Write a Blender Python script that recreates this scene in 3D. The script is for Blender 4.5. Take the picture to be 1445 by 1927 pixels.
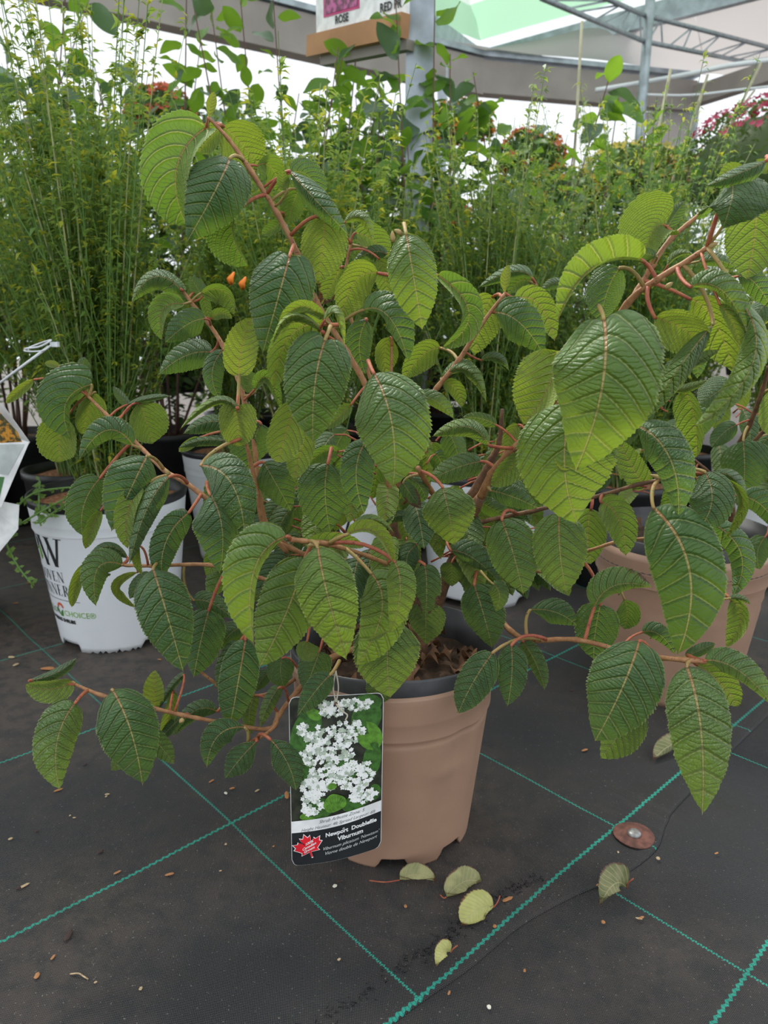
import bpy, math, random
import numpy as np
from mathutils import Vector
for o in list(bpy.data.objects): bpy.data.objects.remove(o)
SC = bpy.context.scene; COL = SC.collection
PI = math.pi
# ---------------------------------------------------------------- camera
F, CX, CY, CAMZ = 1400.0, 722.5, 963.5, 0.71      # focal length in pixels of a 1445x1927 frame, lens height
PITCH = math.atan(353/1400)
cam = bpy.data.cameras.new('camera'); cam_o = bpy.data.objects.new('camera', cam); COL.objects.link(cam_o)
cam.sensor_fit = 'VERTICAL'; cam.sensor_height = 36; cam.sensor_width = 27; cam.lens = 36*F/1927
cam_o.location = (0, 0, CAMZ); cam_o.rotation_euler = (PI/2-PITCH, 0, 0)
cam.clip_start = .02; cam.dof.use_dof = True; cam.dof.focus_distance = .88; cam.dof.aperture_fstop = 8.0
SC.camera = cam_o
# ---------------------------------------------------------------- sky, sun, exposure
W = bpy.data.worlds.new('overcast_sky'); SC.world = W; W.use_nodes = True
bg = W.node_tree.nodes['Background']; bg.inputs[0].default_value = (.90, .95, 1.0, 1); bg.inputs[1].default_value = .95
sun = bpy.data.lights.new('sun', 'SUN'); sun.energy = 3.6; sun.angle = math.radians(15); sun.color = (1, .97, .9)
sun_o = bpy.data.objects.new('sun', sun); COL.objects.link(sun_o)
sun_o.rotation_euler = Vector((-.42, .75, 1.15)).to_track_quat('Z', 'Y').to_euler(); sun_o.location = (-1, 2, 4)
SC.view_settings.view_transform = 'Standard'; SC.view_settings.look = 'None'
SC.view_settings.gamma = 1; SC.view_settings.use_curve_mapping = False; SC.view_settings.exposure = 0.48
# ---------------------------------------------------------------- measuring helpers: a sight line of the photograph to a real point
def ray(x, y):
    a = (x-CX)/F; b = -(y-CY)/F
    return np.array((a, math.cos(PITCH)+b*math.sin(PITCH), -math.sin(PITCH)+b*math.cos(PITCH)))
def at(x, y, Y):                       # the point of that sight line Y metres away from the lens
    r = ray(x, y); return r*(Y/r[1]) + np.array((0, 0, CAMZ))
def atz(x, y, z):                      # ... at height z
    r = ray(x, y); return r*((z-CAMZ)/r[2]) + np.array((0, 0, CAMZ))
def m_per_px(P):
    d = P-np.array((0, 0, CAMZ)); return (d[1]*math.cos(PITCH)-d[2]*math.sin(PITCH))/F
CAM = np.array((0, 0, CAMZ))
# ---------------------------------------------------------------- object helpers
def tag(o, label=None, cat=None, group=None, kind=None):
    if label: o['label'] = label
    if cat: o['category'] = cat
    if group: o['group'] = group
    if kind: o['kind'] = kind
    return o
def empty(name, loc, label=None, cat=None, group=None, rz=0):
    o = bpy.data.objects.new(name, None); COL.objects.link(o); o.location = loc; o.rotation_euler = (0, 0, rz)
    o.empty_display_size = .05
    return tag(o, label, cat, group)
def link(name, me, parent=None, loc=None):
    o = bpy.data.objects.new(name, me); COL.objects.link(o)
    if parent is not None: o.parent = parent
    if loc is not None: o.location = loc
    return o
class MB:
    """collects vertices and faces, builds ONE mesh"""
    def __init__(s): s.v = []; s.f = []; s.m = []; s.n = 0
    def add(s, v, f, mi=0):
        v = np.asarray(v, float).reshape(-1, 3); s.v.append(v)
        for q in f: s.f.append(tuple(i+s.n for i in q)); s.m.append(mi)
        s.n += len(v); return s
    def box(s, c, d, R=None, mi=0):
        x, y, z = np.array(d)/2
        v = np.array([(a*x, b*y, e*z) for a in (-1, 1) for b in (-1, 1) for e in (-1, 1)])
        if R is not None: v = v@np.array(R).T
        return s.add(v+np.array(c), [(0, 1, 3, 2), (4, 6, 7, 5), (0, 4, 5, 1), (2, 3, 7, 6), (0, 2, 6, 4), (1, 5, 7, 3)], mi)
    def beam(s, a, b, w, h, mi=0, up=(0, 0, 1)):
        a = np.array(a, float); b = np.array(b, float); t = b-a; L = np.linalg.norm(t); t /= L
        x = np.cross(t, up); x /= np.linalg.norm(x); z = np.cross(x, t)
        return s.box((a+b)/2, (w, L, h), np.array((x, t, z)).T, mi)
    def tube(s, pts, rad, n=8, mi=0, cap=True):
        P = np.array(pts, float); k = len(P)
        r = np.full(k, rad) if np.isscalar(rad) else np.array(rad, float)
        T = np.gradient(P, axis=0); T /= np.linalg.norm(T, axis=1)[:, None]+1e-12
        ref = np.array((0, 0, 1.)) if abs(T[0][2]) < .9 else np.array((1., 0, 0))
        X = np.cross(T[0], ref); X /= np.linalg.norm(X); V = []
        a = np.arange(n)*2*PI/n
        for i in range(k):
            X = X-T[i]*np.dot(X, T[i]); X /= np.linalg.norm(X)+1e-12; Z = np.cross(T[i], X)
            V.append(P[i]+r[i]*(np.cos(a)[:, None]*X+np.sin(a)[:, None]*Z))
        f = [(i*n+j, i*n+(j+1) % n, (i+1)*n+(j+1) % n, (i+1)*n+j) for i in range(k-1) for j in range(n)]
        if cap: f += [tuple(range(n-1, -1, -1)), tuple(range((k-1)*n, k*n))]
        return s.add(np.concatenate(V), f, mi)
    def lathe(s, prof, c=(0, 0, 0), n=48, mi=0, fn=None):
        V = []
        for (r, z) in prof:
            for j in range(n):
                a = 2*PI*j/n; rr, zz = (r, z) if fn is None else fn(r, z, a)
                V.append((c[0]+rr*math.cos(a), c[1]+rr*math.sin(a), c[2]+zz))
        f = [(i*n+j, i*n+(j+1) % n, (i+1)*n+(j+1) % n, (i+1)*n+j) for i in range(len(prof)-1) for j in range(n)]
        return s.add(V, f, mi)
    def build(s, name, mats, parent=None, loc=None, smooth=True, uv=None, world=True):
        v = np.concatenate(s.v) if s.v else np.zeros((0, 3))
        if parent is not None and world: v = v-np.array(parent.location)
        me = bpy.data.meshes.new(name); me.from_pydata(v.tolist(), [], s.f)
        if not isinstance(mats, (list, tuple)): mats = [mats]
        for m in mats: me.materials.append(m)
        if len(mats) > 1: me.polygons.foreach_set('material_index', s.m)
        me.polygons.foreach_set('use_smooth', [smooth]*len(s.f))
        return link(name, me, parent, loc)
def spline(pts, n=8):
    """Catmull-Rom through rows of any width"""
    P = np.array(pts, float); P = np.vstack([2*P[0]-P[1], P, 2*P[-1]-P[-2]]); out = []
    for i in range(1, len(P)-2):
        a, b, c, d = P[i-1:i+3]
        for t in np.linspace(0, 1, n, endpoint=False):
            out.append(.5*((2*b)+(-a+c)*t+(2*a-5*b+4*c-d)*t*t+(-a+3*b-3*c+d)*t**3))
    out.append(P[-2]); return np.array(out)
# ---------------------------------------------------------------- node helpers
class NT:
    def __init__(s, name):
        s.m = bpy.data.materials.new(name); s.m.use_nodes = True; s.t = s.m.node_tree; s.t.nodes.clear()
        s.out = s.t.nodes.new('ShaderNodeOutputMaterial')
    def put(s, sock, val):
        if hasattr(val, 'is_output'): s.t.links.new(val, sock)
        elif val is not None:
            if isinstance(val, (tuple, list)) and len(val) == 3 and sock.type == 'RGBA': val = (*val, 1)
            sock.default_value = val
    def node(s, typ, **kw):
        n = s.t.nodes.new(typ)
        for k, v in kw.items(): setattr(n, k, v)
        return n
    def math(s, op, a, b=0.0, c=0.0, clamp=False):
        n = s.node('ShaderNodeMath', operation=op, use_clamp=clamp)
        for i, v in enumerate((a, b, c)): s.put(n.inputs[i], v)
        return n.outputs[0]
    def mix(s, f, a, b):
        n = s.node('ShaderNodeMix', data_type='RGBA'); s.put(n.inputs[0], f); s.put(n.inputs[6], a); s.put(n.inputs[7], b)
        return n.outputs[2]
    def mixf(s, f, a, b):
        n = s.node('ShaderNodeMix', data_type='FLOAT'); s.put(n.inputs[0], f); s.put(n.inputs[2], a); s.put(n.inputs[3], b)
        return n.outputs[0]
    def ss(s, v, lo, hi, a=0.0, b=1.0):
        n = s.node('ShaderNodeMapRange', interpolation_type='SMOOTHSTEP')
        for i, q in enumerate((v, lo, hi, a, b)): s.put(n.inputs[i], q)
        return n.outputs[0]
    def noise(s, vec, scale, detail=2, rough=.5, dist=0):
        n = s.node('ShaderNodeTexNoise'); s.put(n.inputs['Vector'], vec); n.inputs['Scale'].default_value = scale
        n.inputs['Detail'].default_value = detail; n.inputs['Roughness'].default_value = rough; n.inputs['Distortion'].default_value = dist
        return n.outputs[0]
    def sep(s, v):
        n = s.node('ShaderNodeSeparateXYZ'); s.put(n.inputs[0], v); return n.outputs
    def comb(s, x, y, z=0.0):
        n = s.node('ShaderNodeCombineXYZ')
        for i, q in enumerate((x, y, z)): s.put(n.inputs[i], q)
        return n.outputs[0]
    def bump(s, h, strength=.3, dist=.001):
        n = s.node('ShaderNodeBump'); s.put(n.inputs['Height'], h); n.inputs['Strength'].default_value = strength
        n.inputs['Distance'].default_value = dist; return n.outputs[0]
    def bsdf(s, col, rough=.5, normal=None, metal=0.0, spec=.5, **kw):
        n = s.node('ShaderNodeBsdfPrincipled'); s.put(n.inputs['Base Color'], col); s.put(n.inputs['Roughness'], rough)
        s.put(n.inputs['Metallic'], metal); s.put(n.inputs['Specular IOR Level'], spec)
        if normal is not None: s.put(n.inputs['Normal'], normal)
        for k, v in kw.items(): s.put(n.inputs[k.replace('_', ' ')], v)
        return n.outputs[0]
    def fin(s, sh): s.t.links.new(sh, s.out.inputs[0]); return s.m
    def obj(s): return s.node('ShaderNodeTexCoord').outputs['Object']
def simple(name, col, rough=.5, metal=0.0, nscale=30, var=.15, bump=0.0, bscale=200, bdist=.001, spec=.5):
    n = NT(name); co = n.obj(); f = n.noise(co, nscale, 3)
    c = n.mix(n.ss(f, .3, .7), tuple(x*(1-var) for x in col), tuple(min(1, x*(1+var)) for x in col))
    nm = n.bump(n.noise(co, bscale, 3), bump, bdist) if bump else None
    return n.fin(n.bsdf(c, rough, nm, metal, spec))
def leafmat(name, c1, c2, trans, rough=.5, fac=.35, vein=None):
    n = NT(name); r = n.node('ShaderNodeObjectInfo').outputs['Random']; g = n.noise(n.obj(), 6, 2)
    f = n.math('ADD', n.math('MULTIPLY', r, .6), n.math('MULTIPLY', g, .5), clamp=True)
    c = n.mix(f, c1, c2)
    t = n.node('ShaderNodeBsdfTranslucent'); n.put(t.inputs[0], trans)
    mx = n.node('ShaderNodeMixShader'); mx.inputs[0].default_value = fac
    n.t.links.new(n.bsdf(c, rough), mx.inputs[1]); n.t.links.new(t.outputs[0], mx.inputs[2])
    return n.fin(mx.outputs[0])
# ---------------------------------------------------------------- materials
def viburnum_leaf_material(name, whitish=0.0):
    n = NT(name)
    a = n.node('ShaderNodeUVMap', uv_map='blade').outputs[0]; x = n.sep(a); u = x[0]; v = n.math('ABSOLUTE', x[1])
    b = n.node('ShaderNodeUVMap', uv_map='true').outputs[0]; s = n.math('ABSOLUTE', n.sep(b)[1]); s0 = n.sep(b)[1]
    oi = n.node('ShaderNodeObjectInfo'); oc = n.node('ShaderNodeSeparateColor'); n.t.links.new(oi.outputs['Color'], oc.inputs[0])
    yel, brn, dust_sheen = oc.outputs
    rnd = oi.outputs['Random']
    P = n.comb(u, s0, n.math('MULTIPLY', rnd, 9)); nz = n.noise(P, 5, 3); nf = n.noise(P, 55, 2)
    ph = n.math('MULTIPLY', n.math('SUBTRACT', n.math('SUBTRACT', u, n.math('MULTIPLY', s, .55)), n.math('MULTIPLY', n.math('MULTIPLY', s, s), 1.9)), 8)
    fr = n.math('FRACT', n.math('ADD', ph, n.math('MULTIPLY', n.math('SUBTRACT', nz, .5), .22)))
    d = n.math('ABSOLUTE', n.math('SUBTRACT', n.math('FRACT', n.math('ADD', fr, .5)), .5))
    lat = n.math('MULTIPLY', n.ss(d, .018, .055, 1, 0), n.ss(v, .80, 1.0, 1, 0))
    mid = n.ss(s, n.math('SUBTRACT', .0065, n.math('MULTIPLY', u, .004)), n.math('SUBTRACT', .0125, n.math('MULTIPLY', u, .006)), 1, 0)
    # ladder of cross veins between the side veins
    q = n.math('ADD', n.math('MULTIPLY', s, 14), n.math('ADD', n.math('MULTIPLY', u, 92), n.math('MULTIPLY', nz, 13)))
    lad = n.math('ABSOLUTE', n.math('SINE', q)); cross = n.ss(lad, 0, .28, 1, 0)
    h = n.math('ADD', n.math('MULTIPLY', n.ss(lad, 0, .9), .50), n.math('MULTIPLY', n.ss(d, 0, .22), 1.9))
    h = n.math('ADD', h, n.math('MULTIPLY', nf, .5)); h = n.math('SUBTRACT', h, n.math('MULTIPLY', mid, .8))
    nm = n.bump(h, 1.0, .0016)
    yy = n.math('MULTIPLY', yel, n.math('ADD', .35, n.math('MULTIPLY', n.ss(n.math('ADD', u, n.math('MULTIPLY', n.math('SUBTRACT', nz, .5), .5)), .25, .95), 1.0)), clamp=True)  # yellowing towards the tip; partly the backlit glow put into the colour
    top = n.mix(n.ss(nz, .3, .7), (.032, .092, .030), (.052, .128, .032))
    top = n.mix(n.math('MULTIPLY', n.ss(d, .06, .20, 1, 0), .30), top, (.018, .045, .012)); top = n.mix(yy, top, (.28, .42, .028))  # shade in the side vein grooves painted darker, then the yellowing
    top = n.mix(n.math('MULTIPLY', cross, n.math('ADD', .10, n.math('MULTIPLY', yy, .35))), top, (.24, .32, .06))
    top = n.mix(n.math('MULTIPLY', lat, n.math('ADD', .50, n.math('MULTIPLY', yy, .25))), top, (.33, .40, .12))
    top = n.mix(mid, top, n.mix(n.ss(u, .0, .5), (.42, .19, .08), (.42, .36, .12)))
    top = n.mix(n.math('MULTIPLY', n.math('MULTIPLY', n.ss(n.noise(P, 120, 1), .50, .68), dust_sheen), .55), top, (.50, .58, .40))  # pale dust specks, strengthened to paint a white sheen as well
    und = n.mix(n.ss(nz, .3, .7), (.12, .22, .03), (.21, .32, .055)); und = n.mix(n.math('MULTIPLY', yel, .8), und, (.25, .35, .035))
    und = n.mix(n.math('MULTIPLY', cross, .22), und, (.45, .5, .2))
    und = n.mix(n.math('MULTIPLY', lat, .8), und, (.58, .54, .20)); und = n.mix(n.math('MULTIPLY', mid, .9), und, (.50, .22, .09))
    rimv = n.math('MULTIPLY', n.ss(v, .955, .985), .55); top = n.mix(rimv, top, (.42, .46, .20)); und = n.mix(rimv, und, (.50, .52, .24))
    # dead margins and blotches
    bm = n.math('ADD', n.math('ADD', n.math('MULTIPLY', u, .62), n.math('MULTIPLY', v, .42)), n.math('MULTIPLY', n.math('SUBTRACT', nz, .5), .9))
    bmask = n.math('MULTIPLY', n.ss(bm, n.math('SUBTRACT', 1.22, n.math('MULTIPLY', brn, .62)), n.math('SUBTRACT', 1.32, n.math('MULTIPLY', brn, .60))), n.ss(brn, .02, .1))
    browncol = n.mix(nf, (.10, .035, .018), (.22, .10, .05))
    bf = n.node('ShaderNodeNewGeometry').outputs['Backfacing']     # the lower face of the blade is paler than the upper
    col = n.mix(bmask, n.mix(bf, top, und), browncol)
    rough = n.mixf(bf, n.math('ADD', .36, n.math('MULTIPLY', nf, .14)), .68)
    tc = n.mix(yel, (.24, .42, .03), (.52, .62, .04)); tc = n.mix(n.math('MULTIPLY', n.math('ADD', lat, mid), .55, clamp=True), tc, (.66, .60, .17)); tc = n.mix(bmask, tc, (.14, .05, .02))
    t = n.node('ShaderNodeBsdfTranslucent'); n.put(t.inputs[0], tc); n.put(t.inputs['Normal'], nm)
    mx = n.node('ShaderNodeMixShader'); mx.inputs[0].default_value = .30
    n.t.links.new(n.bsdf(col, rough, nm, spec=.5, Sheen_Weight=.12, Sheen_Roughness=.5), mx.inputs[1]); n.t.links.new(t.outputs[0], mx.inputs[2])
    return n.fin(mx.outputs[0])
M = {}
M['vleaf'] = viburnum_leaf_material('viburnum_leaf')
def bark(name, c1, c2):
    n = NT(name); co = n.obj(); f = n.noise(co, 90, 4, .6)
    c = n.mix(n.ss(f, .35, .65), c1, c2); c = n.mix(n.ss(n.noise(co, 420, 1), .66, .74), c, (.10, .04, .02))
    return n.fin(n.bsdf(c, .62, n.bump(n.noise(co, 300, 3), .4, .0008)))
M['twig'] = bark('fuzzy_orange_twig', (.30, .13, .055), (.42, .21, .095))
M['bark'] = bark('brown_bark', (.13, .065, .04), (.26, .13, .07))
M['petiole'] = bark('red_petiole', (.34, .075, .045), (.42, .14, .06))
M['petiole_g'] = bark('green_petiole', (.30, .24, .07), (.36, .22, .08))
M['bud'] = simple('bud', (.42, .30, .12), .6)
M['tan'] = simple('tan_pot_plastic', (.42, .255, .175), .48, nscale=14, var=.06, bump=.08, bscale=160)
M['liner'] = simple('black_liner', (.055, .055, .06), .42, nscale=20, var=.4)
M['soil'] = simple('brown_soil', (.075, .042, .025), .9, nscale=60, var=.5, bump=.8, bscale=120, bdist=.006)
M['chips'] = simple('bark_chips', (.38, .17, .09), .85, nscale=120, var=.5, bump=.9, bscale=150, bdist=.008)
M['deadleaf'] = simple('dry_leaf', (.16, .075, .035), .7, nscale=50, var=.5, bump=.4, bscale=120)
M['white'] = simple('white_plastic', (.80, .83, .86), .38, nscale=10, var=.03)
M['black'] = simple('black_plastic', (.02, .02, .022), .4)
M['ink'] = simple('black_ink', (.015, .018, .02), .45)
M['inkgreen'] = simple('green_ink', (.22, .48, .06), .5)
M['inkred'] = simple('red_ink', (.62, .10, .04), .5)
M['inkdkgreen'] = simple('dark_green_ink', (.06, .22, .03), .5)
M['string'] = simple('cotton_string', (.62, .55, .44), .9)
M['galv'] = simple('galvanised_steel', (.36, .40, .44), .42, metal=.7, nscale=12, var=.2)
M['greypipe'] = simple('grey_painted_tube', (.30, .33, .35), .45, metal=.3)
M['wood'] = simple('weathered_timber', (.34, .30, .275), .8, nscale=3, var=.12)
M['pine'] = simple('orange_pine_board', (.46, .23, .10), .6, nscale=6, var=.15)
M['rust'] = simple('rusty_washer', (.13, .05, .035), .75, nscale=90, var=.4, bump=.3)
M['nail'] = simple('grey_nail_head', (.30, .30, .29), .45, metal=.6, nscale=120, var=.3)
def fabric(name, col, tr, fac):
    n = NT(name); co = n.obj(); c = n.mix(n.ss(n.noise(co, 1.3, 3), .3, .7), tuple(k*.85 for k in col), col)
    t = n.node('ShaderNodeBsdfTranslucent'); n.put(t.inputs[0], tr); mx = n.node('ShaderNodeMixShader'); mx.inputs[0].default_value = fac
    n.t.links.new(n.bsdf(c, .8), mx.inputs[1]); n.t.links.new(t.outputs[0], mx.inputs[2]); return n.fin(mx.outputs[0])
M['awning'] = fabric('white_shade_cloth', (.50, .47, .465), (.62, .58, .57), .38)
M['awning_green'] = fabric('pale_green_shade_cloth', (.36, .58, .40), (.42, .68, .48), .5)
M['awning_pale'] = fabric('pale_shade_cloth', (.66, .72, .67), (.72, .80, .73), .5)
# ================================================================ the ground cloth
A1 = math.radians(43.3); A2 = math.radians(-48.0)
def cloth(name, lines1, lines2, w1=.0027, w2=.0019):
    n = NT(name); co = n.obj(); p = n.sep(co)
    warp = n.math('MULTIPLY', n.math('SUBTRACT', n.noise(co, 2.2, 2), .5), .016)
    def perp(a): return n.math('ADD', n.math('ADD', n.math('MULTIPLY', p[0], -math.sin(a)), n.math('MULTIPLY', p[1], math.cos(a))), warp)
    d1 = perp(A1); d2 = perp(A2)                      # distance across each family of lines
    th1 = n.math('SINE', n.math('MULTIPLY', d1, 2*PI/.0031)); th2 = n.math('SINE', n.math('MULTIPLY', d2, 2*PI/.0024))
    weave = n.math('MULTIPLY', th1, th2)
    def fam(d, lines, w, along, pitch, soft):
        tot = None
        zig = n.math('MULTIPLY', n.math('SINE', n.math('MULTIPLY', along, 2*PI/pitch)), w*.42)
        for c in lines:
            m = n.ss(n.math('ABSOLUTE', n.math('ADD', n.math('SUBTRACT', d, c), zig)), w*.55, w, 1, 0)
            tot = m if tot is None else n.math('MAXIMUM', tot, m)
        return n.math('MULTIPLY', tot, n.ss(n.math('SINE', n.math('MULTIPLY', along, 4*PI/pitch)), -1, -.2, soft, 1))
    g = n.math('MAXIMUM', fam(d1, lines1, w1, d2, .0095, .55), fam(d2, lines2, w2, d1, .0062, .05))
    big = n.noise(co, 1.6, 4); fine = n.noise(co, 34, 4, .65)
    dirt = n.math('MULTIPLY', n.ss(n.math('ADD', n.math('ADD', big, n.math('MULTIPLY', p[1], .14)), n.math('MULTIPLY', p[0], -.10)), .50, .86), .85)
    base = n.mix(n.ss(weave, -.2, .9), (.010, .0105, .0115), (.085, .086, .09))
    base = n.mix(n.math('MULTIPLY', dirt, n.ss(fine, .30, .62)), base, (.135, .100, .080))
    base = n.mix(n.ss(n.math('ADD', n.noise(co, 330, 2), n.math('MULTIPLY', big, .16)), .76, .82), base, (.22, .20, .17))
    alg = n.math('MULTIPLY', n.ss(n.noise(co, 3.1, 3), .58, .75), .35); base = n.mix(alg, base, (.020, .028, .010))
    col = n.mix(g, base, n.mix(n.ss(fine, .3, .7), (.02, .36, .26), (.03, .47, .35)))
    col = n.mix(n.math('MULTIPLY', dirt, .35), col, (.09, .075, .06))
    h = n.math('ADD', n.math('MULTIPLY', weave, .9), n.math('ADD', n.math('MULTIPLY', g, .8), n.math('MULTIPLY', n.noise(co, 12, 2), 6)))
    return n.fin(n.bsdf(col, n.math('ADD', .42, n.math('MULTIPLY', fine, .3)), n.bump(h, .9, .0009), spec=.45))
far1 = [.45, .84, 1.24, 1.655, 2.14, 2.6, 3.1]; far2 = [-1.25, -.84, -.40, .055, .465, .876, 1.29, 1.72]
MCL = cloth('woven_ground_cloth', far1, far2); MCR = cloth('woven_ground_cloth_lower', [.217, -.2, -.62], [.352, .762, 1.2])
mb = MB(); mb.add([(-9, -3, 0), (11, -3, 0), (11, 16, 0), (-9, 16, 0)], [(0, 1, 2, 3)])
tag(mb.build('floor', MCR, smooth=False), kind='structure')
edge = spline([(-2.6, -1.75), (-.9, -.18), (-.15, .485), (.01, .624), (.095, .69), (.166, .753), (.24, .80), (.315, .838), (.379, .889), (.415, .946), (.47, 1.01), (.80, 1.335), (1.6, 2.1), (6, 6.3)], 10)
nn = np.array((-.686, .728)); rows = []
for off, z in ((0, .0004), (0, .0016), (.004, .0030), (.03, .0022), (.12, .0018), (.6, .0018), (9, .0018)):
    r = random.Random(3); rows.append([(e[0]+nn[0]*off, e[1]+nn[1]*off, z+(r.random()*.0018 if 0 < off < .05 else 0)) for e in edge])
k = len(edge); mb = MB(); mb.add([p for q in rows for p in q], [(i*k+j, i*k+j+1, (i+1)*k+j+1, (i+1)*k+j) for i in range(len(rows)-1) for j in range(k-1)])
tag(mb.build('ground_cloth', MCL), 'black woven ground cloth sheet with green guide lines, its curved edge overlapping the sheet below', 'ground cloth')
# frayed threads along the seam
rg = random.Random(5); mb = MB()
for i in range(230):
    t = rg.random()**.8; j = 22+t*38; a = edge[int(j)]; a = (a+(edge[int(j)+1]-a)*(j % 1)); c = np.array((a[0]+nn[0]*.047, a[1]+nn[1]*.047, .0025))
    c[:2] += nn*rg.gauss(0, .006); d = np.array((rg.gauss(0, 1), rg.gauss(0, 1), abs(rg.gauss(0, .35)))); d *= rg.uniform(.004, .010)/np.linalg.norm(d)
    mb.tube([c, c+d*.6+np.array((0, 0, .001)), c+d], [.0006, .0005, .0002], 3)
o = mb.build('frayed_threads', M['black']); o.parent = bpy.data.objects['ground_cloth']; tag(o, kind='stuff')
# washer and nail pinning the seam
wc = np.array((.356, .915, .004)); e = empty('pinning_washer', wc, 'round rusty washer with a grey nail head pinning the cloth seam', 'washer')
mb = MB(); mb.lathe([(.0001, .0), (.0282, 0), (.0287, .0008), (.0277, .0018), (.012, .0024), (.0001, .0026)], wc, 40, fn=lambda r, z, a: (r*(1+.015*math.sin(3*a)), z+.0006*math.sin(2*a)))
mb.build('washer_plate', M['rust'], e)
mb = MB(); mb.lathe([(.0095, .002), (.0098, .004), (.0085, .006), (.005, .0072), (.0001, .0075)], wc, 20, fn=lambda r, z, a: (r*(1+.04*math.sin(2*a+.5)), z)); mb.build('nail_head', M['nail'], e)

# ================================================================ pots
def pot(parent, c, h, rt, rb, mat, notches, hole=None, dents=(), rimr=.0, kk=26):
    """thin-walled tapering pot whose foot ring is cut by notches"""
    n = 144
    def fn(r, z, a):
        if z < .021:
            lift = 0
            for (a0, w, d) in notches:
                x = abs((a-a0+PI) % (2*PI)-PI)
                lift = max(lift, d*min(1, max(0, (w-x)/.035)))
            z = max(z, lift)
        for (a0, z0, wa, wz, dd) in dents:
            x = ((a-a0+PI) % (2*PI)-PI); r = r-dd*math.exp(-(x/wa)**2-((z-z0)/wz)**2)
        return r, z
    prof = [(rb-.004, .0225), (rb-.004, 0), (rb, 0)]; k = kk
    for i in range(1, k+1):
        t = i/k; z = t*h; r = rb+(rt-rb)*min(1, t*1.03)
        prof.append((r, z))
    prof += [(rt+rimr, h), (rt+rimr, h+.003), (rt-.003, h+.003), (rt-.004, h-.06)]
    m = MB(); m.lathe(prof, c, n, fn=fn); m.lathe([(.0001, .022), (rb-.003, .022)], c, n)
    return m.build('pot_wall', mat, parent)
def soil(parent, c, z, r, mat, amp=.008, seed=1):
    rg = random.Random(seed); m = MB()
    m.lathe([(.0001, z+amp), (r*.3, z+amp), (r*.6, z+amp*.5), (r*.85, z), (r, z-.003)], c, 40, fn=lambda q, zz, a: (q, zz+rg.uniform(-amp, amp)*.6))
    return m.build('soil', mat, parent)
# main tan pot
PC = np.array((.012, .962, 0.0))
VIB = empty('potted_viburnum', PC, 'large viburnum with wrinkled drooping leaves in the front tan pot, carrying the picture tag', 'potted shrub')
feet = [(-PI/2+i*PI/4, .19, .016) for i in range(8)]
cr = [(-PI/2, .2200, 9, .0030, .0020), (-PI/2, .1965, 9, .0030, .0020), (-.85, .17, .12, .05, .004), (-.62, .13, .10, .06, -.003), (-1.0, .145, .2, .012, -.002)]
pot(VIB, PC+np.array((0, 0, .002)), .264, .142, .112, M['tan'], feet, dents=cr, kk=90)
mb = MB(); mb.lathe([(.139, .235), (.1405, .262), (.1415, .287), (.1400, .290), (.137, .288), (.134, .235)], PC, 96, fn=lambda r, z, a: (r, z+.002*math.sin(3*a)*(z > .28)))
mb.build('liner_rim', M['liner'], VIB)
soil(VIB, PC, .245, .136, M['soil'], .010)
# second tan pot on the right
PC2 = np.array((.585, 1.40, 0.0))
VB2 = empty('potted_viburnum', PC2, 'viburnum shrub in a tan pot at the right edge, half hidden behind the front shrub', 'potted shrub')
pot(VB2, PC2+np.array((0, 0, .002)), .30, .165, .125, M['tan'], feet, dents=cr[:2])
mb = MB(); mb.lathe([(.162, .27), (.1635, .30), (.1645, .326), (.162, .328), (.158, .27)], PC2, 72); mb.build('liner_rim', M['liner'], VB2)
soil(VB2, PC2, .285, .158, M['soil'], .008)
# dry curled leaves lying on the soil
def drycurls(parent, c, z, r, n, seed):
    rg = random.Random(seed); m = MB()
    for i in range(n):
        a = rg.uniform(0, 2*PI); q = r*math.sqrt(rg.random()); p = np.array(c)+np.array((q*math.cos(a), q*math.sin(a), z+rg.uniform(.002, .018)))
        L = rg.uniform(.015, .032); ya = rg.uniform(0, 6.28); tx = np.array((math.cos(ya), math.sin(ya), rg.uniform(-.4, .4))); bx = np.cross(tx, (0, 0, 1)); bx /= np.linalg.norm(bx)
        V = []
        for u in np.linspace(0, 1, 6):
            w = L*.38*math.sin(PI*min(1, u*.95+.03))
            for s in (-1, -.5, 0, .5, 1): V.append(p+tx*L*(u-.5)+bx*w*s+np.array((0, 0, 1))*(w*1.1*s*s+.006*math.sin(u*4)))
        m.add(V, [(i*5+j, i*5+j+1, i*5+j+6, i*5+j+5) for i in range(5) for j in range(4)])
    return tag(m.build('dry_leaves', M['deadleaf'], parent), kind='stuff')
drycurls(VIB, PC, .25, .12, 70, 2); drycurls(VB2, PC2, .29, .14, 30, 4)
# white pot with the broom
def white_pot(e, c, h=.335, rt=.17, rb=.132, seed=1, rot=0.0, detail=True):
    nt = [(-PI/2-.62+rot+i*2*PI/4, .27, .018) for i in range(4)]
    if detail: nt += [(-PI/2-.22+rot+j*.105+i*2*PI/4, .030, .010) for j in range(1, 9) for i in range(4)]
    pot(e, c+np.array((0, 0, .002)), h, rt, rb, M['white'], nt)
    m = MB(); m.lathe([(rt+.001, h-.006), (rt+.0035, h+.004), (rt+.002, h+.012), (rt-.004, h+.013), (rt-.006, h-.04)], c, 72); m.build('inner_rim', M['black'], e)
    soil(e, c, h-.015, rt-.005, M['chips'], .007, seed)
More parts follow.
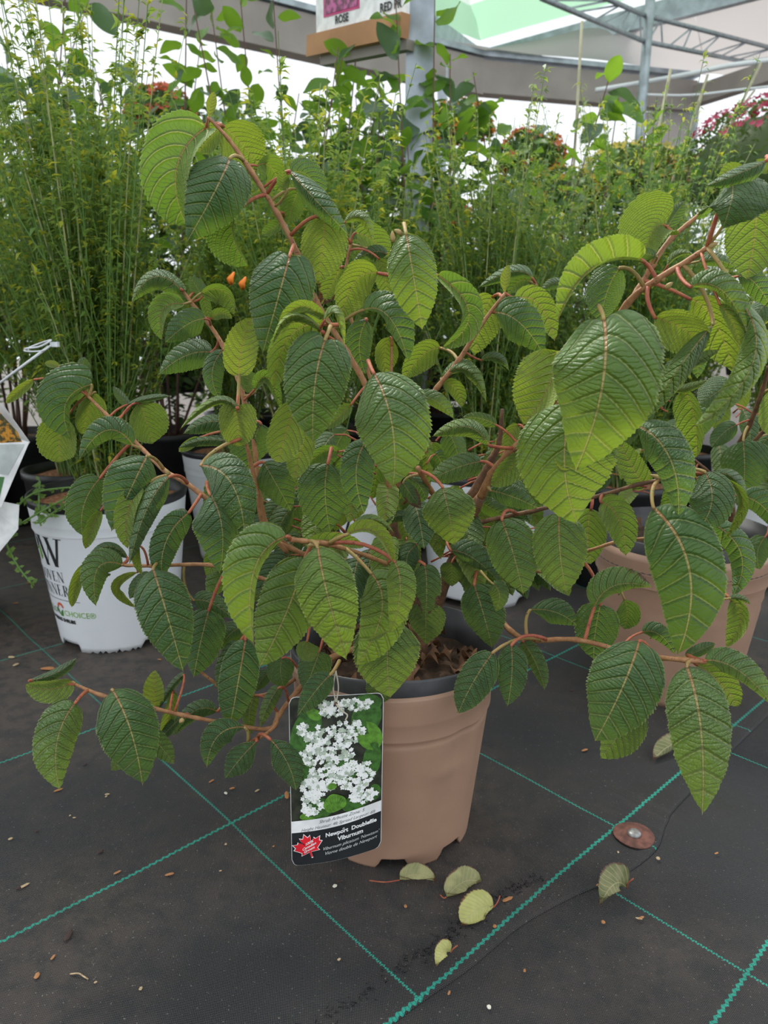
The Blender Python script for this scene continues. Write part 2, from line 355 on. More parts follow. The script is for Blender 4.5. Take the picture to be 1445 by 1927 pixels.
# ================================================================ viburnum leaves
# one row per leaf: base x y, middle x y, tip x y (sight lines of the photograph), half widths left/right of the midrib in pixels,
# +1 upper face seen / -1 lower face seen, distance in cm of base middle tip, then options y=yellow b=brown d=dust with painted white sheen, k=outline
LEAVES = """
386 242 332 320 352 425 66 22 - 93 90 93
432 298 403 362 352 454 56 62 + 88 85 87 k0
420 238 452 268 492 316 46 42 - 94 97 99 y.5
418 240 396 258 372 288 24 20 - 95 97 98 y.4
393 222 397 197 403 172 10 9 - 92 92 92 y1 k1
450 394 437 440 467 502 50 7 - 90 91 93
483 312 512 317 532 368 26 18 - 95 99 101 y.2
541 357 532 340 533 316 13 12 - 90 90 89 y.2
545 322 592 374 656 443 20 24 + 90 87 88
612 410 607 462 598 531 40 46 - 90 91 92 y.6
548 325 582 333 607 381 14 27 + 92 93 94 d.2
560 358 550 388 541 424 20 20 - 94 95 96
533 414 515 428 492 441 12 11 - 96 96 97
545 482 521 568 494 664 58 64 + 84 82 85 k0
764 440 778 520 795 621 47 46 + 84 82 84 y.45
823 518 882 590 831 655 12 28 - 90 88 90
928 558 908 595 893 669 32 40 - 98 99 100 y.55
950 551 951 525 957 498 9 10 - 95 95 95 y1 k1
970 563 1014 573 1044 642 26 26 - 97 98 98 y.5
930 588 976 606 1022 666 38 40 + 95 92 93
712 514 668 530 640 602 30 48 - 92 93 93 y.6
685 583 733 598 768 682 20 40 + 90 86 88 d.5
690 602 676 650 688 704 26 24 + 95 95 96
735 634 724 664 728 704 18 26 - 93 94 95 y.6
828 655 795 668 757 714 22 28 - 99 100 101 y.4
648 419 682 411 702 457 10 12 + 98 97 98 y.4
668 438 702 452 731 484 24 28 - 101 102 103 y.3
728 478 700 474 665 492 12 15 + 100 100 101
712 486 724 520 728 562 20 18 - 99 100 101 y.4
641 503 624 535 604 574 22 22 - 96 97 97 b.9 y.4
1002 524 965 511 900 541 12 16 + 114 113 114 d.2
998 530 976 530 955 557 14 14 - 115 116 116
1062 540 1040 533 1017 552 10 12 + 112 112 113
905 678 935 673 957 697 9 10 + 97 96 97
830 712 879 696 915 757 14 16 + 96 93 94 y.25
833 718 860 734 869 767 15 14 - 96 97 97 y.4
1052 664 1028 736 984 800 66 24 - 90 88 88 y.75
1136 600 1131 738 1084 883 100 108 + 70 67 72 y.45 k0
1077 758 1062 875 1086 984 92 98 + 77 75 77 y.55
1075 881 1056 883 1043 862 4 5 - 71 71 71 y.7 k1
1206 489 1112 507 1050 604 40 7 - 80 76 73 y.45
1166 504 1143 548 1130 606 40 30 + 80 80 80
1251 424 1228 436 1207 494 66 26 - 88 88 89 y.35
1256 427 1272 402 1289 378 14 14 + 88 88 88
1236 483 1217 478 1199 474 11 10 + 85 84 84
1378 338 1376 376 1359 432 58 72 + 74 71 72 k0
1442 302 1400 322 1328 350 12 22 + 73 72 73
1398 336 1376 320 1353 337 14 14 - 76 76 76 y.4
1448 322 1436 312 1423 300 12 10 - 76 76 76 y.4
1425 368 1419 450 1405 526 52 52 - 80 81 81 y.35
1299 540 1362 550 1411 642 12 30 + 76 74 74 d.3 y.2
1398 572 1414 690 1303 805 30 22 + 74 72 74 y.4 d.6
1354 572 1380 610 1392 650 10 14 - 75 75 75 y.6
1232 598 1284 618 1330 654 46 30 - 78 78 78 y.6
1342 610 1281 688 1211 795 20 24 + 77 74 75 y.35
1298 563 1344 602 1379 696 50 28 - 84 85 86 y.6
1292 700 1323 674 1354 659 10 12 + 83 82 83 y.3
1379 720 1349 738 1316 762 30 34 + 90 90 90 d.6
1286 733 1306 785 1310 862 34 14 - 82 82 83 y.3
1268 735 1298 728 1331 715 9 8 + 81 80 80 y.4
1198 800 1262 866 1276 978 38 42 + 75 72 75 d.9
1326 888 1339 946 1308 1005 42 40 + 76 74 75 d.4
1366 902 1397 952 1358 1018 9 10 - 76 76 76 y.4
1345 892 1385 905 1402 962 12 12 + 77 76 77 d.4
1229 955 1298 1078 1275 1233 70 66 + 76 72 74 y.12
1131 945 1165 978 1178 1046 28 30 - 83 82 82 y.25
1216 915 1190 880 1164 826 24 24 - 82 82 83 y.3
1272 898 1266 932 1243 972 18 16 - 80 80 80
1052 966 1054 1042 1066 1115 51 52 + 84 83 84 y.4 d.4
944 978 967 1046 984 1118 46 48 + 86 85 86 y.2 d.3
833 917 845 968 856 1023 50 52 + 86 84 86 y.6 b.25 k2
923 923 965 935 1013 957 20 20 + 90 89 90
848 1036 893 1052 941 1099 17 30 + 90 89 90 d.5
892 1100 911 1160 926 1219 38 42 + 88 87 88 y.1
927 1098 940 1120 932 1151 19 18 + 85 85 86 y.3
785 1024 765 1052 775 1093 20 24 + 88 87 88
799 1062 803 1108 800 1163 27 28 + 87 86 87 b.75 y.2
800 1136 801 1175 800 1212 34 38 + 90 90 91 y.35
850 1058 850 1080 851 1103 22 23 + 92 92 92 y.3
736 1164 729 1236 735 1313 66 63 + 79 77 78 y.55 b.22 k2
722 1278 716 1304 712 1329 30 26 + 81 81 81 y.3
598 1030 617 1122 652 1240 57 58 + 71 68 70 y.8
540 1010 478 1076 478 1216 60 14 + 71 69 71 y.55
574 1050 540 1150 488 1256 60 56 + 74 73 74 y.4
655 1005 706 1002 741 1062 6 19 - 72 72 72 y.9
742 1056 753 1116 733 1191 26 30 + 72 71 73 y.8
660 1001 696 976 741 1002 8 9 + 74 74 74 y.4
697 1078 718 1152 668 1256 44 52 + 77 75 76 y.65
731 1187 712 1197 690 1206 6 5 - 71 71 71 y.4 k1
588 1020 636 1017 684 1030 12 15 - 82 81 82 y.3
578 1206 580 1223 592 1241 22 20 - 80 80 80 y.2
612 639 592 727 589 834 62 64 + 75 73 75 y.22 k0
703 702 738 802 739 918 70 76 + 75 72 74 y.3 d.35
617 872 612 932 622 1002 53 49 + 86 85 86 b.2 y.1 k2
690 828 670 890 686 968 31 34 + 83 82 83 d.2
496 870 517 906 548 962 33 38 + 88 87 88 y.1
556 758 538 816 521 872 33 36 - 80 80 81 y.65
577 798 566 850 552 902 26 24 - 84 84 84 y.6
637 850 602 853 561 897 10 18 - 92 92 93
608 610 545 634 514 730 26 48 - 79 78 79 y.4
607 624 549 594 511 650 6 12 + 76 75 76 y.9
607 598 565 577 524 612 12 12 - 78 77 78 y.5
610 604 633 592 648 652 5 12 + 75 74 75 y.9
341 545 290 521 247 570 13 26 + 98 97 97 y.15 k0
346 572 305 584 304 640 24 12 - 97 96 96
386 600 352 611 311 645 27 26 + 95 94 94
380 559 370 540 356 520 16 15 + 100 100 100
378 552 421 548 441 594 30 10 - 99 100 100 y.2
382 552 388 578 396 604 10 10 - 102 102 102
398 663 350 669 299 704 25 30 + 100 100 101
420 658 399 702 414 752 18 22 + 96 95 96
450 706 455 652 474 597 31 32 - 87 86 86 y.9
398 600 416 590 437 600 10 11 - 101 101 101 y.3
479 733 504 712 529 772 10 14 - 90 90 91
481 737 469 716 461 694 17 18 - 93 93 93
446 768 401 756 338 809 8 9 + 84 84 84 y.4
446 766 447 800 449 841 34 36 - 85 85 86 y.7 k0
432 800 391 794 345 816 13 22 + 91 91 91
433 833 385 828 336 843 9 12 + 85 85 85
376 824 356 836 336 850 9 10 - 86 86 86 y.5
491 797 476 836 466 887 52 38 + 93 93 94 d.2
172 724 124 760 134 829 56 18 + 98 96 98 k0
64 714 36 735 11 759 8 10 - 97 97 97 y.8
125 788 112 828 115 869 40 30 - 100 100 101 y.5
180 738 166 772 155 818 18 32 - 99 100 101 y.5
166 702 157 690 160 672 14 12 + 99 99 99 d.3
112 690 98 686 84 684 8 6 - 99 99 99 y.7
250 838 200 810 148 867 26 22 + 94 92 93
262 758 276 794 288 834 32 40 - 99 100 101 y.25
238 762 276 751 320 745 6 7 + 99 98 98 d.3
244 766 228 746 213 727 8 10 + 99 99 99 d.3
276 859 246 920 209 1001 52 46 + 89 86 88 b.05 d.1
189 899 158 950 156 1009 34 30 + 94 93 94 y.1
190 960 172 995 161 1033 12 13 - 93 93 93 y.4
267 917 240 965 241 1033 24 14 - 87 86 86 y.45
319 897 276 958 243 1062 19 24 + 86 84 85 d1
262 1028 256 1050 268 1082 8 8 - 86 86 86 y.6
378 876 437 912 461 1017 44 42 + 81 78 80 d.8
396 931 418 994 414 1077 54 30 + 79 77 78 d.2
356 964 312 1020 305 1093 28 27 + 85 84 84 b.15
240 1050 196 1029 154 1077 8 15 + 91 90 90 d.4
231 1063 184 1070 181 1141 30 26 + 88 86 86 d.3 y.15
167 1057 145 1095 135 1143 11 11 - 89 89 89 y.6
259 1077 221 1106 259 1145 10 8 - 88 88 88 y.6
288 1071 313 1152 345 1264 53 50 + 82 79 80 d.35
286 1084 262 1100 244 1127 16 17 + 86 86 86 d.2
393 1148 378 1206 364 1276 36 42 + 87 86 86
364 1130 396 1134 437 1162 24 20 + 88 88 88
462 1203 447 1290 432 1369 37 36 + 85 83 84
449 1210 425 1246 409 1297 17 18 + 88 88 88
453 1180 430 1196 414 1222 20 21 + 89 89 89
506 1264 491 1281 481 1301 13 14 + 88 88 88
531 1238 528 1266 535 1293 26 26 + 86 86 86
601 1226 588 1262 572 1301 31 32 + 83 83 83
622 1269 594 1300 560 1347 24 24 + 78 77 78
524 1294 505 1325 489 1369 13 14 + 84 84 84 y.2
480 1308 469 1342 473 1382 14 14 + 86 86 86 y.3
461 1369 411 1384 389 1444 28 26 + 82 81 82 k1
483 1394 450 1430 424 1465 25 26 + 81 80 80 k1
508 1391 540 1434 557 1488 28 29 + 79 78 78 k1
409 1339 366 1338 327 1386 17 18 + 87 86 86
136 1283 95 1297 48 1290 16 26 - 81 80 80 y.4
54 1281 106 1266 144 1238 11 9 + 80 80 81 d.4
142 1322 107 1398 113 1487 43 36 + 78 76 76 y.35 d.7
212 1299 247 1378 268 1476 58 54 + 78 75 76 y.06 d.1
268 1372 300 1402 327 1437 20 20 + 81 81 81 y.2
252 1398 228 1428 209 1450 16 16 + 80 80 80 b.3 y.3
290 1330 290 1296 291 1261 18 20 - 85 84 84 y.9
346 1269 320 1296 298 1337 7 8 + 84 84 84 d.1
327 1300 320 1342 304 1386 12 13 - 85 85 85 y.8
346 1345 320 1370 299 1393 11 12 + 84 84 84
927 1228 889 1286 862 1343 32 36 + 81 80 80 b.15 d.2
962 1214 963 1270 955 1329 28 29 + 81 80 80 b.15
984 1207 1010 1252 1025 1299 14 19 + 84 84 84 y.15
997 1148 1045 1152 1086 1178 24 27 + 88 87 87 k1
1118 1144 1157 1102 1228 1106 20 36 + 81 79 80 b.55 y.25 d.2
1130 1138 1120 1190 1117 1241 40 42 + 86 86 86
1175 1128 1180 1156 1174 1184 22 24 - 89 90 90
1208 1190 1240 1194 1270 1231 15 20 + 82 81 82
1203 1206 1169 1298 1118 1397 68 70 + 73 70 72 y.1 d.15
1192 1326 1167 1378 1130 1427 34 42 + 76 75 75 y.5
1292 1254 1319 1374 1321 1531 59 55 + 70 66 67 y.4 d.75
1326 1243 1390 1262 1457 1332 18 32 + 70 68 68 y.25 d.6
1310 1250 1356 1286 1387 1330 28 28 - 72 72 72 y.5
1290 1236 1320 1222 1346 1211 11 12 + 73 73 73
1340 984 1395 1045 1377 1123 24 24 + 91 90 90 d.1
1376 1128 1394 1166 1366 1219 24 14 - 85 84 84 y.45
1372 1126 1394 1126 1412 1138 6 7 + 84 84 84 y.2
920 838 878 803 813 822 15 20 + 85 84 84 y.3 d.2
934 800 905 788 871 785 12 12 + 88 88 88 y.15
906 868 860 880 808 904 24 26 + 90 90 90 y.15 d.4
784 747 820 755 853 787 12 18 + 85 84 84 b.12 y.3 d.3
976 799 960 822 954 852 14 15 - 88 88 88 y.5
986 858 960 882 926 916 20 26 - 88 88 89 y.3
904 944 930 960 966 976 15 20 + 95 95 95 d.4
792 990 755 969 719 992 9 13 + 90 90 90
764 894 790 915 801 942 17 14 + 90 90 90 d.1
758 908 774 932 792 956 15 14 + 89 89 89 b1
1112 958 1106 1004 1112 1062 34 34 - 95 95 95 y.2
661 761 637 785 611 807 14 12 - 85 85 85 b.35 y.2
1256 500 1276 478 1306 480 6 8 + 96 95 95 y.3
1314 492 1350 490 1389 505 12 13 + 95 94 95 d.2
1388 520 1420 532 1452 582 24 22 + 86 85 86 d.2
"""
# leaves of the second shrub, right edge
LEAVES2 = """
1395 934 1440 958 1474 1016 20 28 + 112 111 112
1398 829 1401 876 1399 927 44 50 + 118 117 118 k2
1387 799 1361 815 1338 842 18 19 + 119 119 119
1350 760 1325 790 1318 830 22 20 + 121 121 122
1447 820 1430 850 1428 890 20 24 + 121 121 122
1445 640 1420 670 1414 712 20 26 + 112 112 112
1400 620 1380 650 1378 700 20 22 - 118 118 119 y.4
1462 735 1452 780 1455 820 22 24 - 116 116 117 y.5
1310 900 1330 930 1330 975 20 20 + 124 124 124
1440 1010 1425 1040 1430 1072 22 22 + 116 116 116
1290 640 1310 670 1312 712 22 20 + 114 114 115
1445 560 1425 590 1400 612 20 22 + 108 107 108 d.2
"""
SH = {0: [(0, 0), (.015, .36), (.045, .64), (.10, .86), (.19, .98), (.34, 1), (.55, .95), (.70, .82), (.82, .60), (.90, .38), (.95, .2), (1, 0)],
      1: [(0, 0), (.04, .12), (.12, .34), (.25, .68), (.40, .93), (.52, 1), (.66, .94), (.80, .72), (.90, .44), (.96, .22), (1, 0)],
      2: [(0, 0), (.02, .30), (.07, .56), (.16, .82), (.30, .97), (.45, 1), (.60, .97), (.74, .86), (.86, .64), (.94, .40), (.98, .20), (1, 0)],
      3: [(0, 0), (.02, .24), (.06, .50), (.14, .78), (.25, .95), (.38, 1), (.56, .98), (.70, .87), (.82, .66), (.91, .40), (.96, .2), (1, 0)]}
def blade(B, Mi, T, wl, wr, side, sh, seed, rows=None):
    """one serrated, pleated leaf blade: grid along the curved midrib, halves tilted about it"""
    rg = np.random.RandomState(seed); B, Mi, T = map(np.array, (B, Mi, T))
    C = 2*Mi-.5*(B+T); nu = rows; nv = 7; u = np.linspace(0, 1, nu)[:, None]
    P = (1-u)**2*B+2*u*(1-u)*C+u*u*T; D = 2*(1-u)*(C-B)+2*u*(T-C)
    L = np.linalg.norm(np.diff(P, axis=0), axis=1).sum(); t = D/np.linalg.norm(D, axis=1)[:, None]
    n = CAM-P; n = n-t*(n*t).sum(1)[:, None]; n /= np.linalg.norm(n, axis=1)[:, None]; l = np.cross(t, n)
    pts = SH[sh]; hw = np.interp(u[:, 0], [a for a, b in pts], [b for a, b in pts])
    k = np.ones(5)/5; hs = np.convolve(np.pad(hw, 2, mode='edge'), k, 'valid'); hw = hs*np.clip(u[:, 0]*40, 0, 1)*np.clip((1-u[:, 0])*30, 0, 1)
    teeth = max(12, int(L/.0042)); Wd = max(wl, wr, .18*L)*1.03
    V = []; UVb = []; UVt = []
    ph0 = rg.rand()*6; a1, a2 = rg.uniform(.7, 1.3, 2)
    for side_s, w in ((1, wl), (-1, wr)):
        w = min(w, Wd*.985); th = math.acos(w/Wd)
        vs = np.linspace(0, 1, nv+1)
        saw = (u[:, 0]*teeth+.13*side_s) % 1.0
        for j, v in enumerate(vs):
            if side_s == -1 and j == 0: continue
            edge = hw*Wd*(1+(.085*(saw-.5) if j == nv else 0)*(1)) + (0.0)
            lat = v*edge; curl = (.10+.10*math.sin(th))*Wd*hw*v*v
            # curling over the half: more tilt towards the margin
            ang = th*(.55+.45*v); ratio = w/(Wd*math.cos(th)) if math.cos(th) > .02 else 1
            x = lat*(math.cos(th)); z = lat*math.sin(th)*(.6+.4*v)+curl
            s = lat/L; phase = 8*(u[:, 0]-.55*s-1.9*s*s)
            fade = np.clip(v*4, 0, 1)*(1-.55*v)
            pleat = .026*Wd*2*np.abs(np.sin(PI*phase))**.6*fade*np.clip(hw*1.5, 0, 1)
            z = z-pleat
            wav = .055*Wd*v*v*(np.sin(u[:, 0]*9*a1+ph0+side_s)+.6*np.sin(u[:, 0]*21*a2+ph0*2))
            back = (.17 if sh == 0 else .05)*L*np.exp(-u[:, 0]*7)*math.sin(PI*.6*v)*np.clip(hw*1.6, 0, 1)
            slant = 0.0
            p = P+l*(side_s*x)[:, None]-n*(side*(z+wav))[:, None]-t*back[:, None]+t*((.012*L*(saw-.5)) if j == nv else 0*saw)[:, None]*(1)
            V.append(p); UVb.append(np.stack([u[:, 0], np.full(nu, side_s*v)], 1)); UVt.append(np.stack([u[:, 0], side_s*s], 1))
    # column order: right margin ... midrib ... left margin
    order = list(range(2*nv, nv, -1))+list(range(0, nv+1)); ncol = len(order)
    Vc = np.stack([V[i] for i in order], 1).reshape(-1, 3); A = np.stack([UVb[i] for i in order], 1).reshape(-1, 2); Bt = np.stack([UVt[i] for i in order], 1).reshape(-1, 2)
    i, j = np.meshgrid(np.arange(nu-1), np.arange(ncol-1), indexing='ij'); q = i*ncol+j
    f = np.stack([q, q+1, q+ncol+1, q+ncol], -1).reshape(-1, 4)
    if side < 0: f = f[:, ::-1]
    return Vc, f, A, Bt, P, t, L
def mesh_from(name, V, f, uvs, mat):
    me = bpy.data.meshes.new(name); me.vertices.add(len(V)); me.vertices.foreach_set('co', V.ravel())
    me.loops.add(f.size); me.loops.foreach_set('vertex_index', f.ravel().astype(np.int32)); me.polygons.add(len(f))
    me.polygons.foreach_set('loop_start', np.arange(0, f.size, 4, dtype=np.int32)); me.polygons.foreach_set('use_smooth', np.ones(len(f), bool))
    for nme, uv in uvs:
        ly = me.uv_layers.new(name=nme); ly.data.foreach_set('uv', uv[f.ravel()].ravel().astype(np.float32))
    me.materials.append(mat); me.update(calc_edges=True); return me
# stems: (pixel x, pixel y, cm, radius in mm)
def S(s): return [tuple(float(q) for q in r.split()) for r in s.strip().split('/')]
STEMS = [
 ('twig', S('393 222 92 1.6/430 262 92 2.3/472 322 92 2.9/522 402 92 3.2/560 478 92 3.3/592 562 92 3.4/652 662 92 3.6/690 730 92 3.9/722 830 93 4.4/735 930 94 5.0')),
 ('bark', S('735 925 94 6/742 1010 95 7/770 1100 96 8.5/790 1180 96 10/792 1260 96 11')),
 ('bark', S('800 1200 97 9/845 1075 96 8/872 1010 95 6.5/905 935 92 5.8')),
 ('twig', S('905 935 92 5.5/925 893 90 5/955 856 88 4.6/1010 800 86 4.2/1100 690 85 4/1180 572 82 3.6/1235 527 80 3.4/1300 487 79 3/1330 466 78 2.6')),
 ('twig', S('1130 645 86 3.2/1200 545 87 3.1/1228 498 87 3.2/1262 450 88 2.7/1318 402 88 2.3')),
 ('twig', S('905 930 92 4/880 960 94 4/850 1010 95 5')),
 ('bark', S('842 1020 96 5/900 985 93 3.2/1000 962 90 2.8/1060 948 87 2.5/1135 931 84 2.4/1200 912 81 2.3/1268 898 79 2.2')),
 ('twig', S('930 1150 95 4/962 1188 90 3.6/1000 1205 86 3.2/1085 1204 80 2.8/1200 1232 75 2.7/1290 1242 71 2.9/1330 1246 70 2.2')),
 ('bark', S('860 1080 96 6/900 1120 96 5/932 1152 95 4')),
 ('twig', S('166 746 98 2.0/199 779 97 2.4/252 829 96 2.7/309 885 92 2.9/345 905 90 3.2/378 930 89 3/440 975 90 3/500 1010 92 3/600 1050 94 3.4/740 1060 95 4')),
 ('twig', S('228 1063 88 1.6/290 1065 87 2.2/392 1063 87 2.2/480 1085 90 2.4/620 1120 93 3/760 1150 95 4')),
 ('twig', S('142 1288 81 1.8/190 1308 80 2.5/285 1332 81 2.6/345 1346 82 2.5/430 1362 84 2.6/505 1372 85 3/525 1345 86 3.2/560 1300 88 3.4/620 1240 91 4/760 1190 95 5')),
 ('twig', S('452 1402 82 1.6/485 1390 83 2.0/518 1366 85 2.4/522 1340 86 2.6')),
 ('twig', S('332 532 99 1.8/369 581 99 2.6/392 608 98 2.7/419 650 97 2.8/448 712 95 3/461 762 94 3.2/480 850 93 3/490 940 93 3/520 1010 94 3/640 1080 95 3.5')),
 ('twig', S('447 768 85 2.2/458 815 86 2.2/470 862 87 2.5/485 930 88 2.6/495 985 89 2.6/540 1040 92 3')),
 ('twig', S('950 552 95 1.8/905 612 95 2.8/862 680 95 3.2/822 730 95 3.2/790 775 95 3.4/765 850 95 4/745 920 95 4.5')),
 ('twig', S('737 652 93 1.8/735 740 93 2.2/732 830 93 2.6/735 920 94 3')),
 ('twig', S('786 880 88 3/812 925 92 3.2/840 975 94 3.4/850 1020 95 3.6')),
 ('bark', S('945 770 92 2.2/940 830 93 3.5/925 865 94 5/890 930 95 6/850 1010 96 7')),
 ('twig', S('660 460 101 2/652 500 101 2/650 560 100 2.2/680 660 98 2.5/725 800 96 3')),
 ('twig', S('375 1262 90 1.8/400 1282 90 2/440 1310 90 2.2/520 1300 90 2.4/600 1240 92 3')),
 ('twig', S('620 1023 74 2.4/570 1018 73 2.6/545 1015 72 2.6')), ('twig', S('570 1018 73 2.4/640 1030 78 2.4/700 1050 85 2.6/760 1075 92 3')),
 ('twig', S('1100 1060 88 1.8/1020 1075 90 2.2/940 1070 93 2.8/870 1050 95 3.4')),
 ('twig', S('1240 1010 84 1.6/1160 1020 86 2/1080 1040 89 2.2/960 1030 93 2.6')),
]
STEMS2 = [
 ('bark', S('1446 690 112 2.6/1436 730 115 3.2/1410 800 120 4.2/1380 860 126 5/1375 930 135 7/1378 1000 140 8')),
 ('bark', S('1448 800 118 3/1415 835 121 3.6/1390 865 126 4')),
 ('bark', S('1300 860 124 2/1345 900 128 3/1375 950 135 4')),
]
def grow(root, rows, stems, seed0):
    samples = []
    for mat, st in stems:
        P = np.array([at(x, y, Y/100) for x, y, Y, r in st]); R = np.array([r/1000 for *_, r in st])
        Q = spline(np.hstack([P, R[:, None]]), 7); rg = np.random.RandomState(int(seed0+st[0][0]))
        r = Q[:, 3]*(1+.05*rg.randn(len(Q)))
        kn = st[1:-1]
        for i in range(7, len(Q)-2, 7): r[i] *= 1.22          # a node where leaves sit
        m = MB(); m.tube(Q[:, :3], r, 10)
        o = m.build('stem', M[mat], root); samples += [q for q in Q]
    samples = np.array(samples)
    for k, row in enumerate(rows.strip().splitlines()):
        a = row.split(); bx, by, mx, my, tx, ty, wl, wr = map(float, a[:8]); side = 1 if a[8] == '+' else -1
        Yb, Ym, Yt = (float(q)/100 for q in a[9:12]); opt = {q[0]: float(q[1:]) for q in a[12:]}
        B = at(bx, by, Yb); Mi = at(mx, my, Ym); T = at(tx, ty, Yt); s = m_per_px(Mi)
        big = math.hypot(tx-bx, ty-by)
        V, f, A, Bt, P, t, L = blade(B, Mi, T, wl*s, wr*s, side, int(opt.get('k', 3)), seed0+k, 90 if big > 90 else 54)
        me = mesh_from('leaf', V-np.array(root.location), f, (('blade', A), ('true', Bt)), M['vleaf'])
        o = link('leaf', me, root); br = opt.get('b', 0)
        o.color = (opt.get('y', 0), br, opt.get('d', 0), 1)
        if br >= .5: o['label'] = 'leaf with dead brown tip' if br < .85 else 'withered leaf blotched with brown'
        elif br >= .2: o['label'] = 'leaf with yellow and brown margin'
        elif opt.get('y', 0) >= .8: o['label'] = 'bright yellow-green leaf'
        if wl <= 6 and wr <= 6 and opt.get('k') == 1: continue
        # petiole
        d = np.linalg.norm(samples[:, :3]-B, axis=1); i = d.argmin()
        if d[i] < .075 and d[i] > .004:
            E = samples[i, :3]; G = B+(E-B)*.35-t[0]*d[i]*.22+np.array((0, 0, d[i]*.10))
        else:
            E = B-t[0]*.016+np.array((0, .012, .002)); G = B-t[0]*.008
        m = MB(); uu = np.linspace(0, 1, 7)[:, None]; r0 = .0013 if big < 90 else .0019
        if opt.get('y', 0) >= 1: r0 *= .6
        m.tube(np.vstack([B+t[0]*.002, (1-uu)**2*B+2*uu*(1-uu)*G+uu*uu*E]), [r0*.7]+[r0*(1+.25*x) for x in np.linspace(0, 1, 7)], 7)
        c = m.build('petiole', M['petiole'] if (k*7) % 10 < 7 else M['petiole_g'], root); c.parent = o; c.location = (0, 0, 0)
grow(VIB, LEAVES, STEMS, 11); grow(VB2, LEAVES2, STEMS2, 500)
# inner leaves filling the shaded heart of the shrub
def filler(root, c, rx, rz, n, seed, maxY=9, avoid=None):
    rg = random.Random(seed)
    i = -1; done = 0
    while done < n and i < 6*n:
        i += 1; a = rg.uniform(0, 2*PI); q = rg.uniform(.25, 1)**.6; B = np.array((c[0]+rx*q*math.cos(a), c[1]+rx*.55*q*math.sin(a)+.02, c[2]+rz*rg.uniform(-1, 1)))
        dr = np.array((math.cos(a)*.6, math.sin(a)*.5-.25, -rg.uniform(.4, 1.1))); dr /= np.linalg.norm(dr); L = rg.uniform(.055, .085)
        T = B+dr*L
        if T[2] < .33: continue            # keeps the soil and the pot rim clear, as seen
        done += 1; Mi = B+dr*L*.5+np.array((0, -.004, .010)); w = L*.30
        V, f, A, Bt, P, t, LL = blade(B, Mi, T, w*rg.uniform(.6, 1), w*rg.uniform(.6, 1), rg.choice((1, 1, -1)), 3, seed+i, 40)
        me = mesh_from('leaf', V-np.array(root.location), f, (('blade', A), ('true', Bt)), M['vleaf']); o = link('leaf', me, root); o.color = (rg.choice((0, 0, .2, .5)), 0, rg.choice((0, .2)), 1)
        m = MB(); E = np.array((c[0]+(B[0]-c[0])*.7, c[1]+(B[1]-c[1])*.7, B[2]-.01)); m.tube([B, (B+E)/2+np.array((0, 0, .004)), E], [.0011, .0013, .0016], 5)
        p = m.build('petiole', M['petiole'], root); p.parent = o; p.location = (0, 0, 0)
filler(VIB, (.03, 1.02, .44), .24, .13, 62, 900)
filler(VIB, (.0, 1.0, .44), .20, .06, 42, 1100)
filler(VB2, (.62, 1.40, .50), .22, .14, 45, 1400)
# buds at the cut tips and nodes
for x, y, x2, y2, Y in ((1330, 466, 1352, 456, .78), (1245, 528, 1251, 519, .80), (1253, 542, 1266, 531, .80), (740, 455, 738, 434, .85), (756, 440, 742, 432, .85), (600, 1022, 578, 1026, .73), (345, 1353, 337, 1360, .80), (1255, 903, 1222, 893, .80), (318, 893, 312, 883, .89)):
    a = at(x, y, Y); b = at(x2, y2, Y-.004); m = MB(); m.tube([a, a+(b-a)*.35, a+(b-a)*.75, b], [.0022, .0030, .0020, .0003], 8); m.build('bud', M['bud'], VIB)
# ================================================================ the picture tag hung from the shrub
def clip_ellipse(m, Pf, cx, cy, rx, ry, mi, off, n=10, rot=0, lobes=0):
    V = [Pf(cx, cy, off)]
    for i in range(n):
        a = 2*PI*i/n; k = 1+(.22*math.cos(lobes*a) if lobes else 0); x = rx*k*math.cos(a); y = ry*k*math.sin(a)
        V.append(Pf(cx+x*math.cos(rot)-y*math.sin(rot), cy+x*math.sin(rot)+y*math.cos(rot), off))
    m.add(V, [(0, 1+i, 1+(i+1) % n) for i in range(n)], mi)
def text_mesh(s, size, shear=0, bold=0, align='LEFT'):
    cu = bpy.data.curves.new('t', 'FONT'); cu.body = s; cu.size = size; cu.shear = shear; cu.offset = bold; cu.align_x = align; cu.resolution_u = 3
    o = bpy.data.objects.new('t', cu); COL.objects.link(o); dg = bpy.context.evaluated_depsgraph_get(); dg.update()
    me = bpy.data.meshes.new_from_object(o.evaluated_get(dg)); v = [tuple(p.co) for p in me.vertices]; f = [tuple(p.vertices) for p in me.polygons]
    bpy.data.objects.remove(o); bpy.data.curves.remove(cu); bpy.data.meshes.remove(me); return v, f
TL, TR, BL, BR = at(543, 1312, .800), at(722, 1303, .800), at(549, 1630, .778), at(717, 1594, .786)
TN = np.cross(TR-TL, BL-TL); TN /= np.linalg.norm(TN); TN = TN if TN[1] < 0 else -TN
ASP = np.linalg.norm(BL-TL)/np.linalg.norm(TR-TL)
def TP(u, v, off=0.0):         # u across 0..1, v down 0..1 (units of width: v runs 0..ASP)
    w = v/ASP; p = (TL*(1-u)+TR*u)*(1-w)+(BL*(1-u)+BR*u)*w
    return p+TN*(off+.006*math.sin(PI*u)*(.3+w))
def hang(label, cat): return empty('plant_tag', (TL+TR)/2, label, cat)
TG = hang('hanging plant tag picturing white flower clusters, black name panel below, on the tan pot', 'tag')
def rrect(u0, v0, u1, v1, r, off, n=7, slope=lambda u: 0):
    P = []
    for cx, cy, a0 in ((u1-r, v0+r, -PI/2), (u1-r, v1-r, 0), (u0+r, v1-r, PI/2), (u0+r, v0+r, PI)):
        for i in range(n): a = a0+PI/2*i/(n-1); P.append((cx+r*math.cos(a), cy+r*math.sin(a)))
    return P
